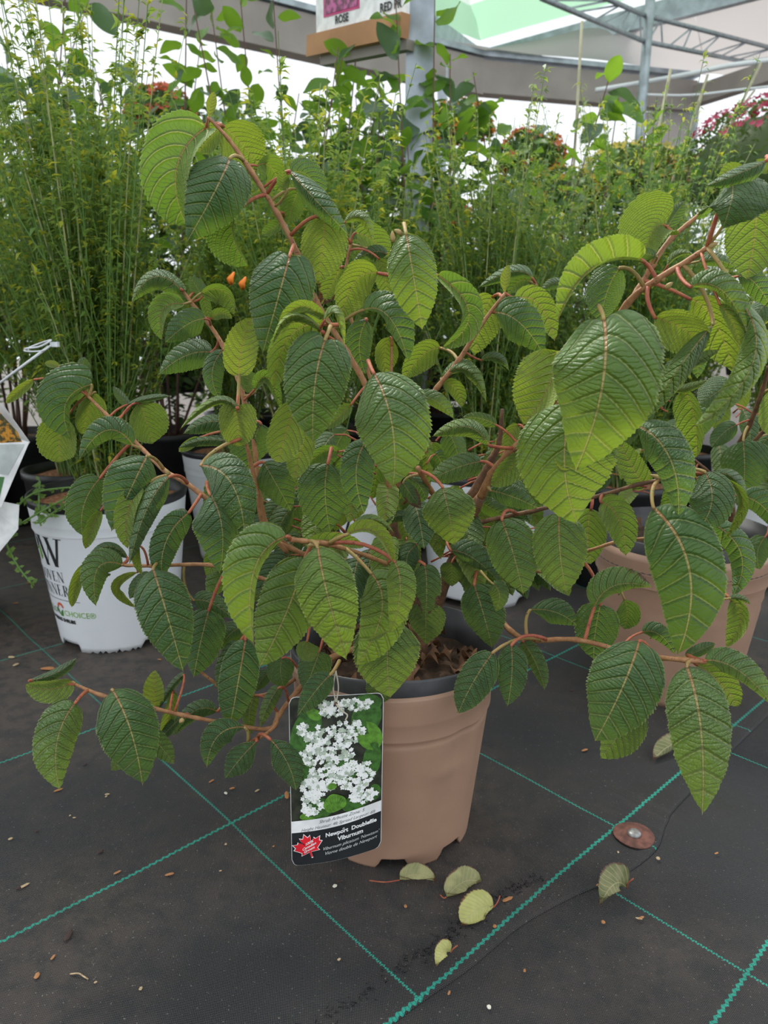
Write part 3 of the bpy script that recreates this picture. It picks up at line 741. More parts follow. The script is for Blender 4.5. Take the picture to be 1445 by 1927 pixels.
def sheet(m, u0, u1, vt, vb, off, mi, nu=24, nv=2, r=0.0):
    """grid patch between the curves vt(u) and vb(u)"""
    us = np.linspace(u0, u1, nu+1); V = []
    for i in range(nv+1):
        for u in us:
            a = vt(u); b = vb(u)
            if r:
                for q, sgn in ((u0, 1), (u1, -1)):
                    dd = (u-q)*sgn
                    if dd < r: a = a if i else a; c = r-math.sqrt(max(0, r*r-(r-dd)**2)); a, b = (a+c*(vt.top if hasattr(vt, 'top') else 0), b-c*(vb.bot if hasattr(vb, 'bot') else 0))
            V.append(TP(u, a+(b-a)*i/nv, off))
    k = nu+1; m.add(V, [(i*k+j, (i+1)*k+j, (i+1)*k+j+1, i*k+j+1) for i in range(nv) for j in range(nu)], mi)
class Cv:
    def __init__(s, f, top=0, bot=0): s.f = f; s.top = top; s.bot = bot
    def __call__(s, u): return s.f(u)
card = simple('tag_card', (.020, .022, .024), .35); edgew = simple('tag_edge', (.90, .91, .91), .4)
pic_dark = simple('print_dark_foliage', (.030, .034, .022), .35, nscale=90, var=.5); pic_g1 = simple('print_green_leaf', (.05, .14, .025), .35, nscale=160, var=.35)
pic_g2 = simple('print_light_leaf', (.11, .27, .03), .35, nscale=160, var=.3); pic_w = simple('print_petal_white', (.92, .94, .91), .35, nscale=200, var=.08)
pic_s = simple('print_petal_shade', (.46, .54, .44), .35, nscale=200, var=.2); pic_c = simple('print_flower_center', (.50, .55, .22), .35); redm = simple('print_red', (.78, .02, .035), .35)
greyt = simple('print_grey', (.20, .21, .22), .4); palet = simple('print_pale_text', (.62, .64, .64), .4)
m = MB(); top = Cv(lambda u: 0, 1); bot = Cv(lambda u: ASP, 0, 1)
sheet(m, 0, 1, top, bot, -.0004, 0, 40, 10, r=.075); sheet(m, .006, .994, Cv(lambda u: .006, 1), Cv(lambda u: ASP-.006, 0, 1), .0001, 1, 40, 10, r=.072)
m.build('tag_card', [edgew, card], TG)
m = MB(); sheet(m, .008, .992, Cv(lambda u: .008, 1), Cv(lambda u: 1.40), .0003, 0, 40, 6, r=.072)
rg = random.Random(8)
for cx, cy, rx, ry, rot, mi in ((.10, .42, .16, .30, .3, 1), (.14, .75, .12, .2, 0, 1), (.85, .28, .16, .2, .2, 1), (.88, .50, .13, .19, -.5, 2), (.93, .80, .10, .22, .1, 1), (.27, .20, .09, .06, .6, 2), (.30, 1.27, .18, .12, .2, 1), (.2, 1.36, .10, .05, 0, 2), (.72, 1.27, .16, .10, -.3, 1), (.85, .12, .16, .12, 0, 1), (.95, 1.2, .07, .10, 0, 1), (.55, .86, .2, .16, .3, 1)):
    cx = min(max(cx, rx*1.05+.01), .99-rx*1.05)
    clip_ellipse(m, TP, cx, cy, rx, ry, mi, .0005+.00002*rg.random(), 16, rot)
clusters = ((.46, .12, .14, .13, 46), (.72, .10, .16, .09, 40), (.36, .50, .20, .16, 70), (.24, .68, .16, .10, 40), (.62, .42, .17, .15, 56), (.14, .35, .06, .07, 12), (.52, .66, .18, .10, 40), (.42, .92, .24, .15, 80), (.72, .95, .20, .18, 80), (.24, 1.06, .14, .14, 50), (.24, 1.24, .13, .10, 36), (.80, 1.18, .14, .12, 42))
kk = 0
for cx, cy, rx, ry, n in clusters:
    for i in range(int(n*1.25)):
        a = rg.uniform(0, 6.28); q = math.sqrt(rg.random()); x = cx+rx*q*math.cos(a); y = cy+ry*q*math.sin(a); r = rg.uniform(.019, .033)
        if not (.05 < x < .95 and .05 < y < 1.34): continue
        mi = 4 if (rg.random() < (.42 if cy < .7 else .2)) else 3
        clip_ellipse(m, TP, x, y, r, r*.9, mi, .0007+kk*1.5e-6, 10, rg.uniform(0, 6), 5); kk += 1
        if rg.random() < .3: clip_ellipse(m, TP, x, y, r*.2, r*.2, 5, .00072+kk*1.5e-6, 5)
# the broad ribbed leaf at the foot of the picture and a small one above it
for cx, cy, rx, ry in ((.49, 1.23, .125, .105), (.46, 1.03, .05, .038)):
    V = [(cx+rx*math.cos(a)*(1-.12*math.sin(a)), cy-ry*math.sin(a)*(1+.1*math.cos(3*a))) for a in np.linspace(0, 2*PI, 22, endpoint=False)]
    m.add([TP(cx, cy, .0022)]+[TP(x, y, .0022) for x, y in V], [(0, 1+i, 1+(i+1) % 22) for i in range(22)], 2)
    for j in range(7):
        x0 = cx-rx*.75+j*rx*.25; m.add([TP(cx+(x0-cx)*.1, cy+ry*.9, .0023), TP(x0, cy-ry*.75+abs(x0-cx)*.4, .0023), TP(x0+rx*.05, cy-ry*.72+abs(x0-cx)*.4, .0023)], [(0, 1, 2)], 1)
m.build('printed_picture', [pic_dark, pic_g1, pic_g2, pic_w, pic_s, pic_c], TG)
band = lambda u: 1.395-.085*u+.02*math.sin(PI*u)
m = MB(); sheet(m, .008, .992, Cv(band), Cv(lambda u: band(u)+.135), .0024, 0, 30, 2); m.build('printed_band', edgew, TG)
m = MB(); sheet(m, .008, .992, Cv(lambda u: band(u)+.135), Cv(lambda u: ASP-.008, 0, 1), .0008, 0, 40, 4, r=.072); m.build('name_panel', card, TG)
def tag_text(parent, s, u, v, size, mat, shear=0, bold=0, slope=-.10, off=.0028, name='printed_text'):
    vv, ff = text_mesh(s, size, shear, bold, 'CENTER'); m = MB(); m.add([TP(u+x, v-y+slope*x, off) for x, y, z in vv], ff); o = m.build(name, mat, TG, smooth=False); return o
tag_text(TG, 'Shrub Arbuste Zone: 5', .56, 1.418, .053, greyt, .35)
tag_text(TG, 'Height Hauteur: 4ft Spread Largeur: 6ft', .52, 1.482, .051, greyt, .35)
tag_text(TG, '\u00ae', .585, 1.560, .035, edgew); tag_text(TG, 'Newport  Doublefile', .665, 1.585, .066, edgew, 0, .0022); tag_text(TG, 'Viburnum', .66, 1.665, .070, edgew, 0, .0022)
tag_text(TG, "Viburnum plicatum 'Newzam'", .66, 1.735, .052, palet, .35); tag_text(TG, 'Viorne double de Newport', .66, 1.795, .052, palet, .35)
# maple leaf mark
ml = [(0, 1), (.16, .68), (.36, .80), (.28, .30), (.52, .56), (.60, .42), (.92, .50), (.80, .20), (.95, .08), (.52, -.30), (.60, -.50), (.06, -.42), (.05, -.85), (-.05, -.85), (-.06, -.42), (-.60, -.50), (-.52, -.30), (-.95, .08), (-.80, .20), (-.92, .50), (-.60, .42), (-.52, .56), (-.28, .30), (-.36, .80), (-.16, .68)]
def maple(sc, mi, off, m):
    c, s_ = math.cos(.30), math.sin(.30); V = [TP(.195, 1.70, off)]+[TP(.195+sc*(x*c-y*s_)*1.12, 1.70-sc*(x*s_+y*c), off) for x, y in ml]
    m.add(V, [(0, 1+i, 1+(i+1) % len(ml)) for i in range(len(ml))], mi)
m = MB(); maple(.163, 0, .0030, m); maple(.150, 1, .0032, m); m.build('printed_maple_leaf', [edgew, redm], TG)
for s, v in (('100%', 1.665), ('Canadian', 1.705), ('Grown', 1.745)): tag_text(TG, s, .205, v, .042, edgew, .1, .001, -.45, .0036)
# string through the punched hole
hole = TP(.50, .085, .001); knot = at(632, 1262, .80); m = MB()
m.tube(spline([hole, (hole+knot)/2+np.array((-.003, 0, 0)), knot], 6), .0009, 6); m.tube(spline([hole, (hole+knot)/2+np.array((.003, -.002, 0)), knot], 6), .0009, 6)
m.tube(spline([hole, TP(.56, .16, .004), TP(.62, .22, .003), TP(.60, .28, .003)], 6), .001, 6); m.build('string', M['string'], TG)
m = MB(); clip_ellipse(m, TP, .50, .085, .018, .02, 0, .0021, 14); m.build('punched_hole', M['bark'], TG)

# ================================================================ serif lettering made of strokes
def letter(ch, x0, h, thick, thin):
    """list of polygons (x,y) for a few roman capitals, width returned"""
    P = []
    def bar(x, y, x2, y2, t): P.append([(x-t/2, y), (x+t/2, y), (x2+t/2, y2), (x2-t/2, y2)])
    def serif(x, y, w): P.append([(x-w/2, y), (x+w/2, y), (x+w/2, y+thin), (x-w/2, y+thin)])
    def arc(cx, cy, rx, ry, a0, a1, tk, n=12):
        A = np.linspace(a0, a1, n+1)
        for a, b in zip(A[:-1], A[1:]):
            q = []
            for z, k in ((a, 1), (b, 1), (b, 0), (a, 0)):
                t = thin+(tk-thin)*abs(math.cos(z)); q.append((cx+(rx-(0 if k else t))*math.cos(z), cy+(ry-(0 if k else thin))*math.sin(z)))
            P.append(q)
    w = .7*h
    if ch == 'O': arc(.38*h, h/2, .36*h, h/2, 0, 2*PI, thick, 20); w = .78*h
    elif ch == 'V': bar(.12*h, h, .38*h, 0, thick); bar(.64*h, h, .38*h, 0, thin); serif(.12*h, h-thin, .28*h); serif(.64*h, h-thin, .22*h); w = .76*h
    elif ch == 'E':
        bar(.16*h, 0, .16*h, h, thick)
        for y, ww in ((0, .56), (.5*h, .42), (h-thin, .52)): P.append([(.04*h, y), (ww*h, y), (ww*h, y+thin), (.04*h, y+thin)])
        P.append([(.56*h, 0), (.60*h, .22*h), (.56*h, .22*h), (.50*h, 0)]); w = .66*h
    elif ch == 'N': bar(.14*h, 0, .14*h, h, thin); bar(.14*h, h, .66*h, 0, thick); bar(.66*h, 0, .66*h, h, thin); serif(.12*h, h-thin, .24*h); serif(.14*h, 0, .24*h); serif(.66*h, h-thin, .24*h); w = .82*h
    elif ch == 'R': bar(.16*h, 0, .16*h, h, thick); serif(.16*h, 0, .3*h); serif(.14*h, h-thin, .2*h); arc(.26*h, .74*h, .28*h, .26*h, -PI/2, PI/2, thick); bar(.32*h, .48*h, .62*h, 0, thick); serif(.64*h, 0, .18*h); P.append([(.16*h, h-thin), (.28*h, h-thin), (.28*h, h), (.16*h, h)]); P.append([(.16*h, .48*h), (.28*h, .48*h), (.28*h, .48*h+thin), (.16*h, .48*h+thin)]); w = .74*h
    elif ch == 'P': bar(.16*h, 0, .16*h, h, thick); serif(.16*h, 0, .3*h); serif(.14*h, h-thin, .2*h); arc(.26*h, .72*h, .30*h, .28*h, -PI/2, PI/2, thick); P.append([(.16*h, h-thin), (.28*h, h-thin), (.28*h, h), (.16*h, h)]); w = .62*h
    elif ch == 'S': arc(.28*h, .74*h, .24*h, .26*h, .25*PI, 1.5*PI, thick); arc(.28*h, .26*h, .26*h, .26*h, -.75*PI, .5*PI, thick); w = .58*h
    elif ch == 'W':
        bar(.12*h, h, .40*h, 0, thick); bar(.66*h, h, .40*h, 0, thin); bar(.56*h, h, .84*h, 0, thick); bar(1.06*h, h, .84*h, 0, thick*.62)
        serif(.12*h, h-thin, .30*h); serif(.57*h, h-thin, .30*h); serif(1.06*h, h-thin, .30*h); w = 1.2*h
    elif ch == 'I': bar(.14*h, 0, .14*h, h, thick); serif(.14*h, 0, .26*h); serif(.14*h, h-thin, .26*h); w = .32*h
    return [[(x+x0, y) for x, y in p] for p in P], w
def word(s, x0, h, tk=.14, tn=.035, gap=.04):
    out = []; x = x0
    for ch in s: p, w = letter(ch, x, h, tk*h, tn*h); out += p; x += w+gap*h
    return out, x
def on_pot(c, h, rt, rb, z0, a0):
    def f(x, y, off=.0008):
        z = z0+y; r = rb+(rt-rb)*min(1, z/h*1.03); a = a0+x/.15; return (c[0]+(r+off)*math.cos(a), c[1]+(r+off)*math.sin(a), c[2]+.002+z)
    return f
def print_polys(polys, fn, name, mat, parent, off=.0008):
    m = MB()
    for p in polys:
        m.add([fn(x, y, off) for x, y in p], [tuple(range(len(p)))])
    return m.build(name, mat, parent, smooth=False)
def print_text(s, fn, x, y, size, name, mat, parent, bold=0, shear=0):
    v, f = text_mesh(s, size, shear, bold); m = MB(); m.add([fn(x+a, y+b, .0009) for a, b, _ in v], f); return m.build(name, mat, parent, smooth=False)
def pot_print(e, c, rot, h=.335, rt=.17, rb=.132):
    fn = on_pot(c, h, rt, rb, 0, rot)
    # white pot lettering, x in metres along the wall to the right, y up from the ground
    p, x = word('P', -.062, .066, .16, .03); q, x2 = word('W', -.028, .066, .16, .03); print_polys(p+q, fn2(fn, 0, .204), 'printed_logo', M['ink'], e)
    lf = [(.0055*math.cos(a)-.026, .229+.017*math.sin(a)) for a in np.linspace(0, 2*PI, 14, endpoint=False)]
    print_polys([lf], fn, 'printed_drop', M['inkgreen'], e, .0013)
    p, _ = word('PROVEN', -.070, .024, .13, .035); q, _ = word('WINNERS', -.076, .026, .13, .035)
    print_polys(p, fn2(fn, 0, .168), 'printed_word', M['ink'], e); print_polys(q, fn2(fn, 0, .135), 'printed_word', M['ink'], e)
    print_polys([[(-.08+i*.01, .124), (-.07+i*.01, .124), (-.07+i*.01, .1252), (-.08+i*.01, .1252)] for i in range(15)], fn, 'printed_rule', M['ink'], e)
    print_text('COLOR', fn, -.066, .088, .019, 'printed_word', M['inkdkgreen'], e); print_text('CHOICE\u00ae', fn, .017, .087, .019, 'printed_word', M['inkgreen'], e)
    arc = [[(.006+.012*math.cos(a), .104+.012*math.sin(a)), (.006+.012*math.cos(b), .104+.012*math.sin(b)), (.006+.006*math.cos(b), .104+.006*math.sin(b)), (.006+.006*math.cos(a), .104+.006*math.sin(a))] for a, b in zip(np.linspace(0, PI, 9)[:-1], np.linspace(0, PI, 9)[1:])]
    print_polys(arc, fn, 'printed_arch', M['inkred'], e)
    print_polys([[(-.010, .102), (-.002, .086), (.002, .086), (-.005, .104)], [(.001, .083), (.011, .083), (.014, .101), (.005, .094)]], fn, 'printed_leaf', M['inkdkgreen'], e)
    print_text('FLOWERING SHRUBS', fn, -.062, .070, .0115, 'printed_word', M['ink'], e, .0006)
def fn2(fn, dx, dy): return lambda x, y, off: fn(x+dx, y+dy, off)

# ================================================================ broom shrubs: wiry green canes with tiny leaves
cane = leafmat('broom_cane', (.10, .22, .04), (.20, .33, .09), (.2, .35, .05), .55, .1); cane_old = simple('old_cane', (.34, .36, .16), .7, nscale=30, var=.3)
bleaf = leafmat('broom_leaf', (.07, .16, .035), (.19, .34, .06), (.46, .62, .12), .45, .42)
byel = leafmat('broom_young_leaf', (.35, .45, .04), (.52, .50, .05), (.7, .7, .08), .5, .45)
def broom_meshes(seed, H, n, spread=.24, thick=1.0):
    rg = random.Random(seed); C1 = MB(); C2 = MB(); Lf = []; 
    def leaf(p, d, s, y): Lf.append((p, d, s, y))
    for i in range(n):
        a = rg.uniform(0, 2*PI); q = math.sqrt(rg.random()); b = np.array((.05*q*math.cos(a), .05*q*math.sin(a), 0)); hh = H*(1-.55*rg.random()**1.6); lean = spread*q*rg.uniform(.5, 1.2)
        T = np.array((math.cos(a)*lean+rg.gauss(0, .03), math.sin(a)*lean+rg.gauss(0, .03), hh)); ctl = np.array((T[0]*.35, T[1]*.35, hh*.5))+np.array((rg.gauss(0, .02), rg.gauss(0, .02), 0))
        u = np.linspace(0, 1, 7)[:, None]; P = (1-u)**2*b+2*u*(1-u)*ctl+u*u*T; r0 = rg.uniform(.0014, .0032)*thick
        (C2 if (r0 > .0027 and rg.random() < .8) else C1).tube(P, np.linspace(r0, .0007, 7), 5 if r0 > .002 else 4, cap=False)
        def along(P, dens, smin):
            L = np.linalg.norm(np.diff(P, axis=0), axis=1).sum()
            for j in range(int(L*dens)):
                t = rg.random()*(len(P)-1.01); k = int(t); p = P[k]+(P[k+1]-P[k])*(t-k)
                if t/(len(P)-1) < smin: continue
                g = rg.uniform(0, 6.28); d = np.array((math.cos(g), math.sin(g), rg.uniform(.1, .9))); yy = rg.random() < .20
                for w in range(rg.choice((1, 2, 3))): leaf(p, d+np.array((rg.gauss(0, .4), rg.gauss(0, .4), rg.gauss(0, .3))), rg.uniform(.012, .027), yy)
        along(P, 85, .08)
        for k in range(rg.randint(3, 6)):
            t = rg.uniform(.25, .85); j = int(t*6); p = P[j]; g = rg.uniform(0, 6.28); L = rg.uniform(.12, .42)*(1.1-t)*1.3
            e = p+np.array((math.cos(g)*L*.35, math.sin(g)*L*.35, L)); Q = np.array([p, (p+e)/2+np.array((math.cos(g), math.sin(g), 0))*L*.08, e]); C1.tube(Q, [.0014*thick, .0010, .0005], 3, cap=False); along(Q, 75, .05)
    V = []; Fc = []; Mi = []; nV = 0
    for p, d, s, y in Lf:
        d = d/np.linalg.norm(d); x = np.cross(d, (.3, .2, 1)); x /= np.linalg.norm(x)+1e-9; z = np.cross(x, d); w = s*.17
        V += [p, p+d*s*.5+x*w+z*.001, p+d*s-z*s*.40, p+d*s*.5-x*w+z*.001]; Fc.append((nV, nV+1, nV+2, nV+3)); Mi.append(1 if y else 0); nV += 4
    Lm = bpy.data.meshes.new('leaves'); Lm.from_pydata([tuple(q) for q in V], [], Fc); Lm.materials.append(bleaf); Lm.materials.append(byel); Lm.polygons.foreach_set('material_index', Mi); Lm.polygons.foreach_set('use_smooth', [True]*len(Fc))
    def mk(mb, mat, nm):
        me = bpy.data.meshes.new(nm); me.from_pydata(np.concatenate(mb.v).tolist(), [], mb.f); me.materials.append(mat); me.polygons.foreach_set('use_smooth', [True]*len(mb.f)); return me
    return mk(C1, cane, 'canes'), mk(C2, cane_old, 'old_canes'), Lm
BM = [broom_meshes(1, 1.08, 84, .31), broom_meshes(2, 1.0, 80, .28), broom_meshes(3, .92, 78, .28)]
def broom(x, y, kind, label, v, s=1.0, rz=0.0, z=.32, prt=None, potkind='white'):
    c = np.array((x, y, 0.0)); e = empty('broom_shrub', c, label, 'shrub', 'wiry broom shrubs in nursery pots')
    if potkind == 'white': white_pot(e, c, seed=int(x*100) % 50, rot=prt or 0, detail=prt is not None)
    else:
        m = MB(); m.lathe([(.12, 0), (.125, .004), (.150, .27), (.156, .275), (.157, .295), (.150, .297), (.147, .25)], c, 40); m.build('pot_wall', M['black'], e); soil(e, c, .27, .149, M['chips'], .006)
    a, b, l = BM[v]
    for nm, me, kd in (('canes', a, 'stuff'), ('old_canes', b, 'stuff'), ('foliage', l, 'stuff')):
        o = link(nm, me, e, (0, 0, z)); o.scale = (s, s, s); o.rotation_euler = (0, 0, rz); tag(o, kind=kd)
    return e
WP = np.array((-.628, 1.655, 0.0))
b0 = broom(WP[0], WP[1], 0, 'green broom shrub in the lettered white pot at the left, behind the front shrub', 0, 1.0, 0, .31, 0.0); pot_print(b0, WP, -PI/2-.66)
BR_ = [(-1.10, 1.72, 1, 1.0, 'broom shrub at the far left edge, outside the lettered white pot', 'black'),
       (-.17, 1.80, 2, .98, 'broom shrub in a white pot directly behind the front shrub', 'white'),
       (.26, 1.92, 1, .90, 'broom shrub behind the front shrub, right of the tall top twig', 'white'),
       (.66, 2.02, 0, .93, 'broom shrub with tall sprigs left of the grey roof post', 'black'),
       (1.10, 2.05, 2, .84, 'thin broom shrub behind the cut twigs at the right', 'white'),
       (-.92, 2.20, 2, 1.12, 'second row broom shrub at the left, behind the lettered pot', 'black'),
       (-.45, 2.28, 1, .98, 'second row broom shrub behind the top twig of the front shrub', 'white'),
       (.02, 2.36, 0, .84, 'second row broom shrub below the wooden sign board', 'black'),
       (.48, 2.45, 1, .88, 'second row broom shrub right of the square post', 'white'),
       (1.0, 2.55, 0, .78, 'second row broom shrub in front of the yellow flowers', 'black'),
       (1.50, 2.60, 2, .85, 'second row broom shrub below the red flowering dome', 'black'),
       (-1.45, 2.45, 0, 1.1, 'second row broom shrub at the far left edge', 'black')]
for i, (x, y, v, s, lb, pk) in enumerate(BR_):
    e = broom(x, y, 0, lb, v, s, 1.3*i, .31 if pk == 'white' else .27, None, pk)
    if pk == 'white' and i in (1, 2, 6): pot_print(e, np.array((x, y, 0.)), -PI/2+(.1, .3, .1)[i % 3])
# trailing sprig hanging over the white pot rim
m = MB(); lv = MB(); rg = random.Random(4)
for pts in (((200, 905, 1.50), (120, 940, 1.47), (40, 985, 1.46), (10, 1010, 1.46), (30, 1060, 1.45), (60, 1100, 1.45)), ((75, 905, 1.50), (73, 950, 1.48), (74, 985, 1.46)), ((74, 985, 1.46), (100, 965, 1.47), (125, 950, 1.48)), ((20, 1005, 1.46), (12, 985, 1.46), (60, 930, 1.48), (150, 915, 1.5))):
    P = spline([at(x, y, Y) for x, y, Y in pts], 6); m.tube(P, .0022, 5)
    for p in P[::1]:
        for _ in range(2):
            d = np.array((rg.gauss(0, 1), rg.gauss(0, .6), rg.gauss(0, .6))); d /= np.linalg.norm(d); x = np.cross(d, (0, -1, .3)); x /= np.linalg.norm(x); s = rg.uniform(.012, .02)
            lv.add([p, p+d*s*.5+x*s*.22, p+d*s, p+d*s*.5-x*s*.22], [(0, 1, 2, 3)])
m.build('trailing_sprig', cane, b0); tag(lv.build('sprig_leaves', bleaf, b0), kind='stuff')
# picture cards standing at the left edge, and the cable tie above them
def quad_card(name, corners, label, mats, parts):
    P = [np.array(c) for c in corners]; n = np.cross(P[1]-P[0], P[3]-P[0]); n /= np.linalg.norm(n); n = n if np.dot(n, CAM-P[0]) > 0 else -n
    e = empty(name, P[0], label, 'tag'); m = MB(); V = P+[p-n*.0012 for p in P]; m.add(V, [(0, 1, 2, 3), (7, 6, 5, 4), (0, 4, 5, 1), (1, 5, 6, 2), (2, 6, 7, 3), (3, 7, 4, 0)]); m.build('card', edgew, e, smooth=False)
    def Q(u, v, o): return (P[0]*(1-u)+P[1]*u)*(1-v)+(P[3]*(1-u)+P[2]*u)*v+n*o
    for i, (nm, mat, pl) in enumerate(parts): k = MB(); k.add([Q(u, v, .0006+.0003*i) for u, v in pl], [tuple(range(len(pl)))]); k.build(nm, mat, e, smooth=False)
    return e, Q
flame = NT('print_yellow_flowers'); cc = flame.obj(); flame = flame.fin(flame.bsdf(flame.mix(flame.ss(flame.noise(cc, 130, 3), .42, .62), (.05, .05, .01), (.62, .27, .02)), .4))
pg = simple('print_pale_panel', (.55, .60, .58), .4); gg = simple('print_green_panel', (.07, .20, .06), .4)
e, Q = quad_card('plant_tag', (at(-60, 705, 1.40), at(8, 765, 1.41), at(56, 832, 1.42), at(-40, 1010, 1.41)), 'white bordered picture card with yellow flowers at the left edge above the white pot', None, ())
e2, Q2 = quad_card('plant_tag', (at(-70, 800, 1.385), at(55, 832, 1.395), at(2, 955, 1.39), at(-110, 930, 1.385)), 'pale card with a dark green stripe leaning on the white pot rim at left edge', None,
 (('printed_picture', flame, [(.02, -.55), (.78, -.10), (.90, .02), (.02, .28)]), ('printed_panel', pg, [(.02, .28), (.95, .04), (.90, .52), (.02, .62)]), ('green_panel', gg, [(.02, .66), (.86, .56), (.93, .95), (.02, .98)])))
quad_card('plant_tag', (at(-40, 935, 1.44), at(36, 950, 1.45), at(34, 996, 1.44), at(-30, 1075, 1.43)), 'blank white plastic card at left edge below the striped card', None, ())
t0 = empty('cable_tie', at(20, 710, 1.45), 'thin white cable tie looped round the broom canes at the left', 'cable tie'); m = MB()
m.tube([at(-10, 728, 1.45), at(50, 683, 1.44), at(92, 652, 1.43)], .0026, 6); m.tube(spline([at(46, 656, 1.46), at(75, 652, 1.43), at(96, 640, 1.42), at(70, 648, 1.47), at(46, 660, 1.47), at(80, 660, 1.43), at(96, 650, 1.42)], 6), .0018, 5)
m.build('strap', M['white'], t0); m = MB(); p = at(103, 648, 1.43); m.box(p, (.014, .010, .009)); m.build('tie_head', M['white'], t0, smooth=False)
# ================================================================ taller shrubs with smooth oval leaves
oval_g = leafmat('oval_leaf_green', (.06, .17, .022), (.15, .30, .035), (.32, .54, .045), .38, .45)
oval_d = leafmat('oval_leaf_greygreen', (.07, .13, .07), (.16, .24, .15), (.18, .32, .10), .36, .25)
def oval_mesh(name, mat, L, w, bend, seed, tip=.0):
    V = []; nu, nv = 9, 4
    for i in range(nu+1):
        u = i/nu; h = w*math.sin(PI*min(1, u**.9))**.75*(1 if u < .999 else 0)
        for j in range(-nv, nv+1):
            v = j/nv; V.append((u*L, h*v, .18*h*v*v*1.2-bend*L*u*u+.004*math.sin(9*u+seed)*v*v))
    k = 2*nv+1; me = bpy.data.meshes.new(name); me.from_pydata(V, [], [(i*k+j, i*k+j+1, (i+1)*k+j+1, (i+1)*k+j) for i in range(nu) for j in range(2*nv)])
    me.materials.append(mat); me.polygons.foreach_set('use_smooth', [True]*len(me.polygons)); return me
OV = [oval_mesh('leaf', oval_g, .080, .023, .15, 1), oval_mesh('leaf', oval_g, .092, .023, .3, 2), oval_mesh('leaf', oval_g, .068, .021, .05, 3)]
OD = [oval_mesh('leaf', oval_d, .095, .027, .2, 4), oval_mesh('leaf', oval_d, .11, .030, .35, 5), oval_mesh('leaf', oval_g, .09, .028, .2, 6)]
redstem = simple('reddish_stem', (.14, .07, .05), .6)
def tall_shrub(x, y, H, label, meshes, seed, nst=7, lpst=18, spread=.35, zmin=.45):
    rg = random.Random(seed); c = np.array((x, y, 0.)); e = empty('leafy_shrub', c, label, 'shrub', 'tall oval-leaved shrubs behind the brooms')
    m = MB(); m.lathe([(.13, 0), (.135, .004), (.165, .30), (.170, .305), (.171, .325), (.165, .327), (.160, .28)], c, 36); m.build('pot_wall', M['black'], e); soil(e, c, .30, .162, M['soil'], .006)
    for s in range(nst):
        a = 2*PI*s/nst+rg.uniform(-.4, .4); L = spread*rg.uniform(.4, 1.1); h = H*rg.uniform(.72, 1.0)
        T = c+np.array((math.cos(a)*L, math.sin(a)*L*.7, h)); B = c+np.array((.03*math.cos(a), .03*math.sin(a), .3)); mid = (B+T)/2+np.array((rg.gauss(0, .04), rg.gauss(0, .04), .04)); P = spline([B, mid, T], 8)
        m = MB(); m.tube(P, np.linspace(.0055, .0016, len(P)), 6); m.build('stem', redstem, e)
        for k in range(lpst):
            t = (k+rg.random())/lpst; t = .22+.78*t; q = t*(len(P)-1.01); j = int(q); p = P[j]+(P[j+1]-P[j])*(q-j)
            if p[2] < zmin: continue
            g = rg.uniform(0, 2*PI); off = rg.uniform(0, .07)*(1.2-t); o = link('leaf', rg.choice(meshes), e, p-c+np.array((math.cos(g)*off, math.sin(g)*off, 0)))
            o.rotation_euler = (rg.gauss(0, .7), rg.uniform(-1.1, .5), g); s_ = rg.uniform(.75, 1.25); o.scale = (s_, s_, s_)
TS = [(-1.35, 2.72, 1.95, 'dark grey-green shrub with broad leaves rising at the top left corner', OD, 1, 10, 30, .40),
      (-.80, 2.78, 1.92, 'shrub with pale green oval leaves right of the top left corner', OV, 2, 9, 26, .34),
      (-.36, 2.70, 1.88, 'shrub with reddish upright stems above the tall twig of front shrub', OV, 3, 8, 26, .30),
      (-.06, 2.90, 1.70, 'grey-green shrub just below the left end of the sign board', OD, 11, 8, 26, .28),
      (.10, 2.62, 1.66, 'bright green oval-leaved shrub in front of the square post', OV, 4, 11, 30, .27),
      (.50, 2.75, 1.56, 'oval-leaved shrub right of the square post', OV, 5, 9, 26, .32),
      (.86, 2.95, 1.50, 'loose oval-leaved shrub before the bright opening', OV, 6, 8, 24, .30),
      (-1.9, 3.1, 2.0, 'dark shrub behind the brooms at the far left edge', OD, 7, 8, 22, .4),
      (-.60, 3.35, 1.7, 'deep green shrub in the third row, left of centre', OD, 8, 9, 26, .4),
      (.25, 3.45, 1.55, 'deep green shrub in the third row behind the square post', OD, 9, 9, 26, .4),
      (1.30, 3.4, 1.12, 'low oval-leaved shrub in the third row near the yellow flowers', OD, 10, 8, 22, .4)]
OV.append(OD[0]); OD.append(OV[0])
for a in TS: tall_shrub(*a)
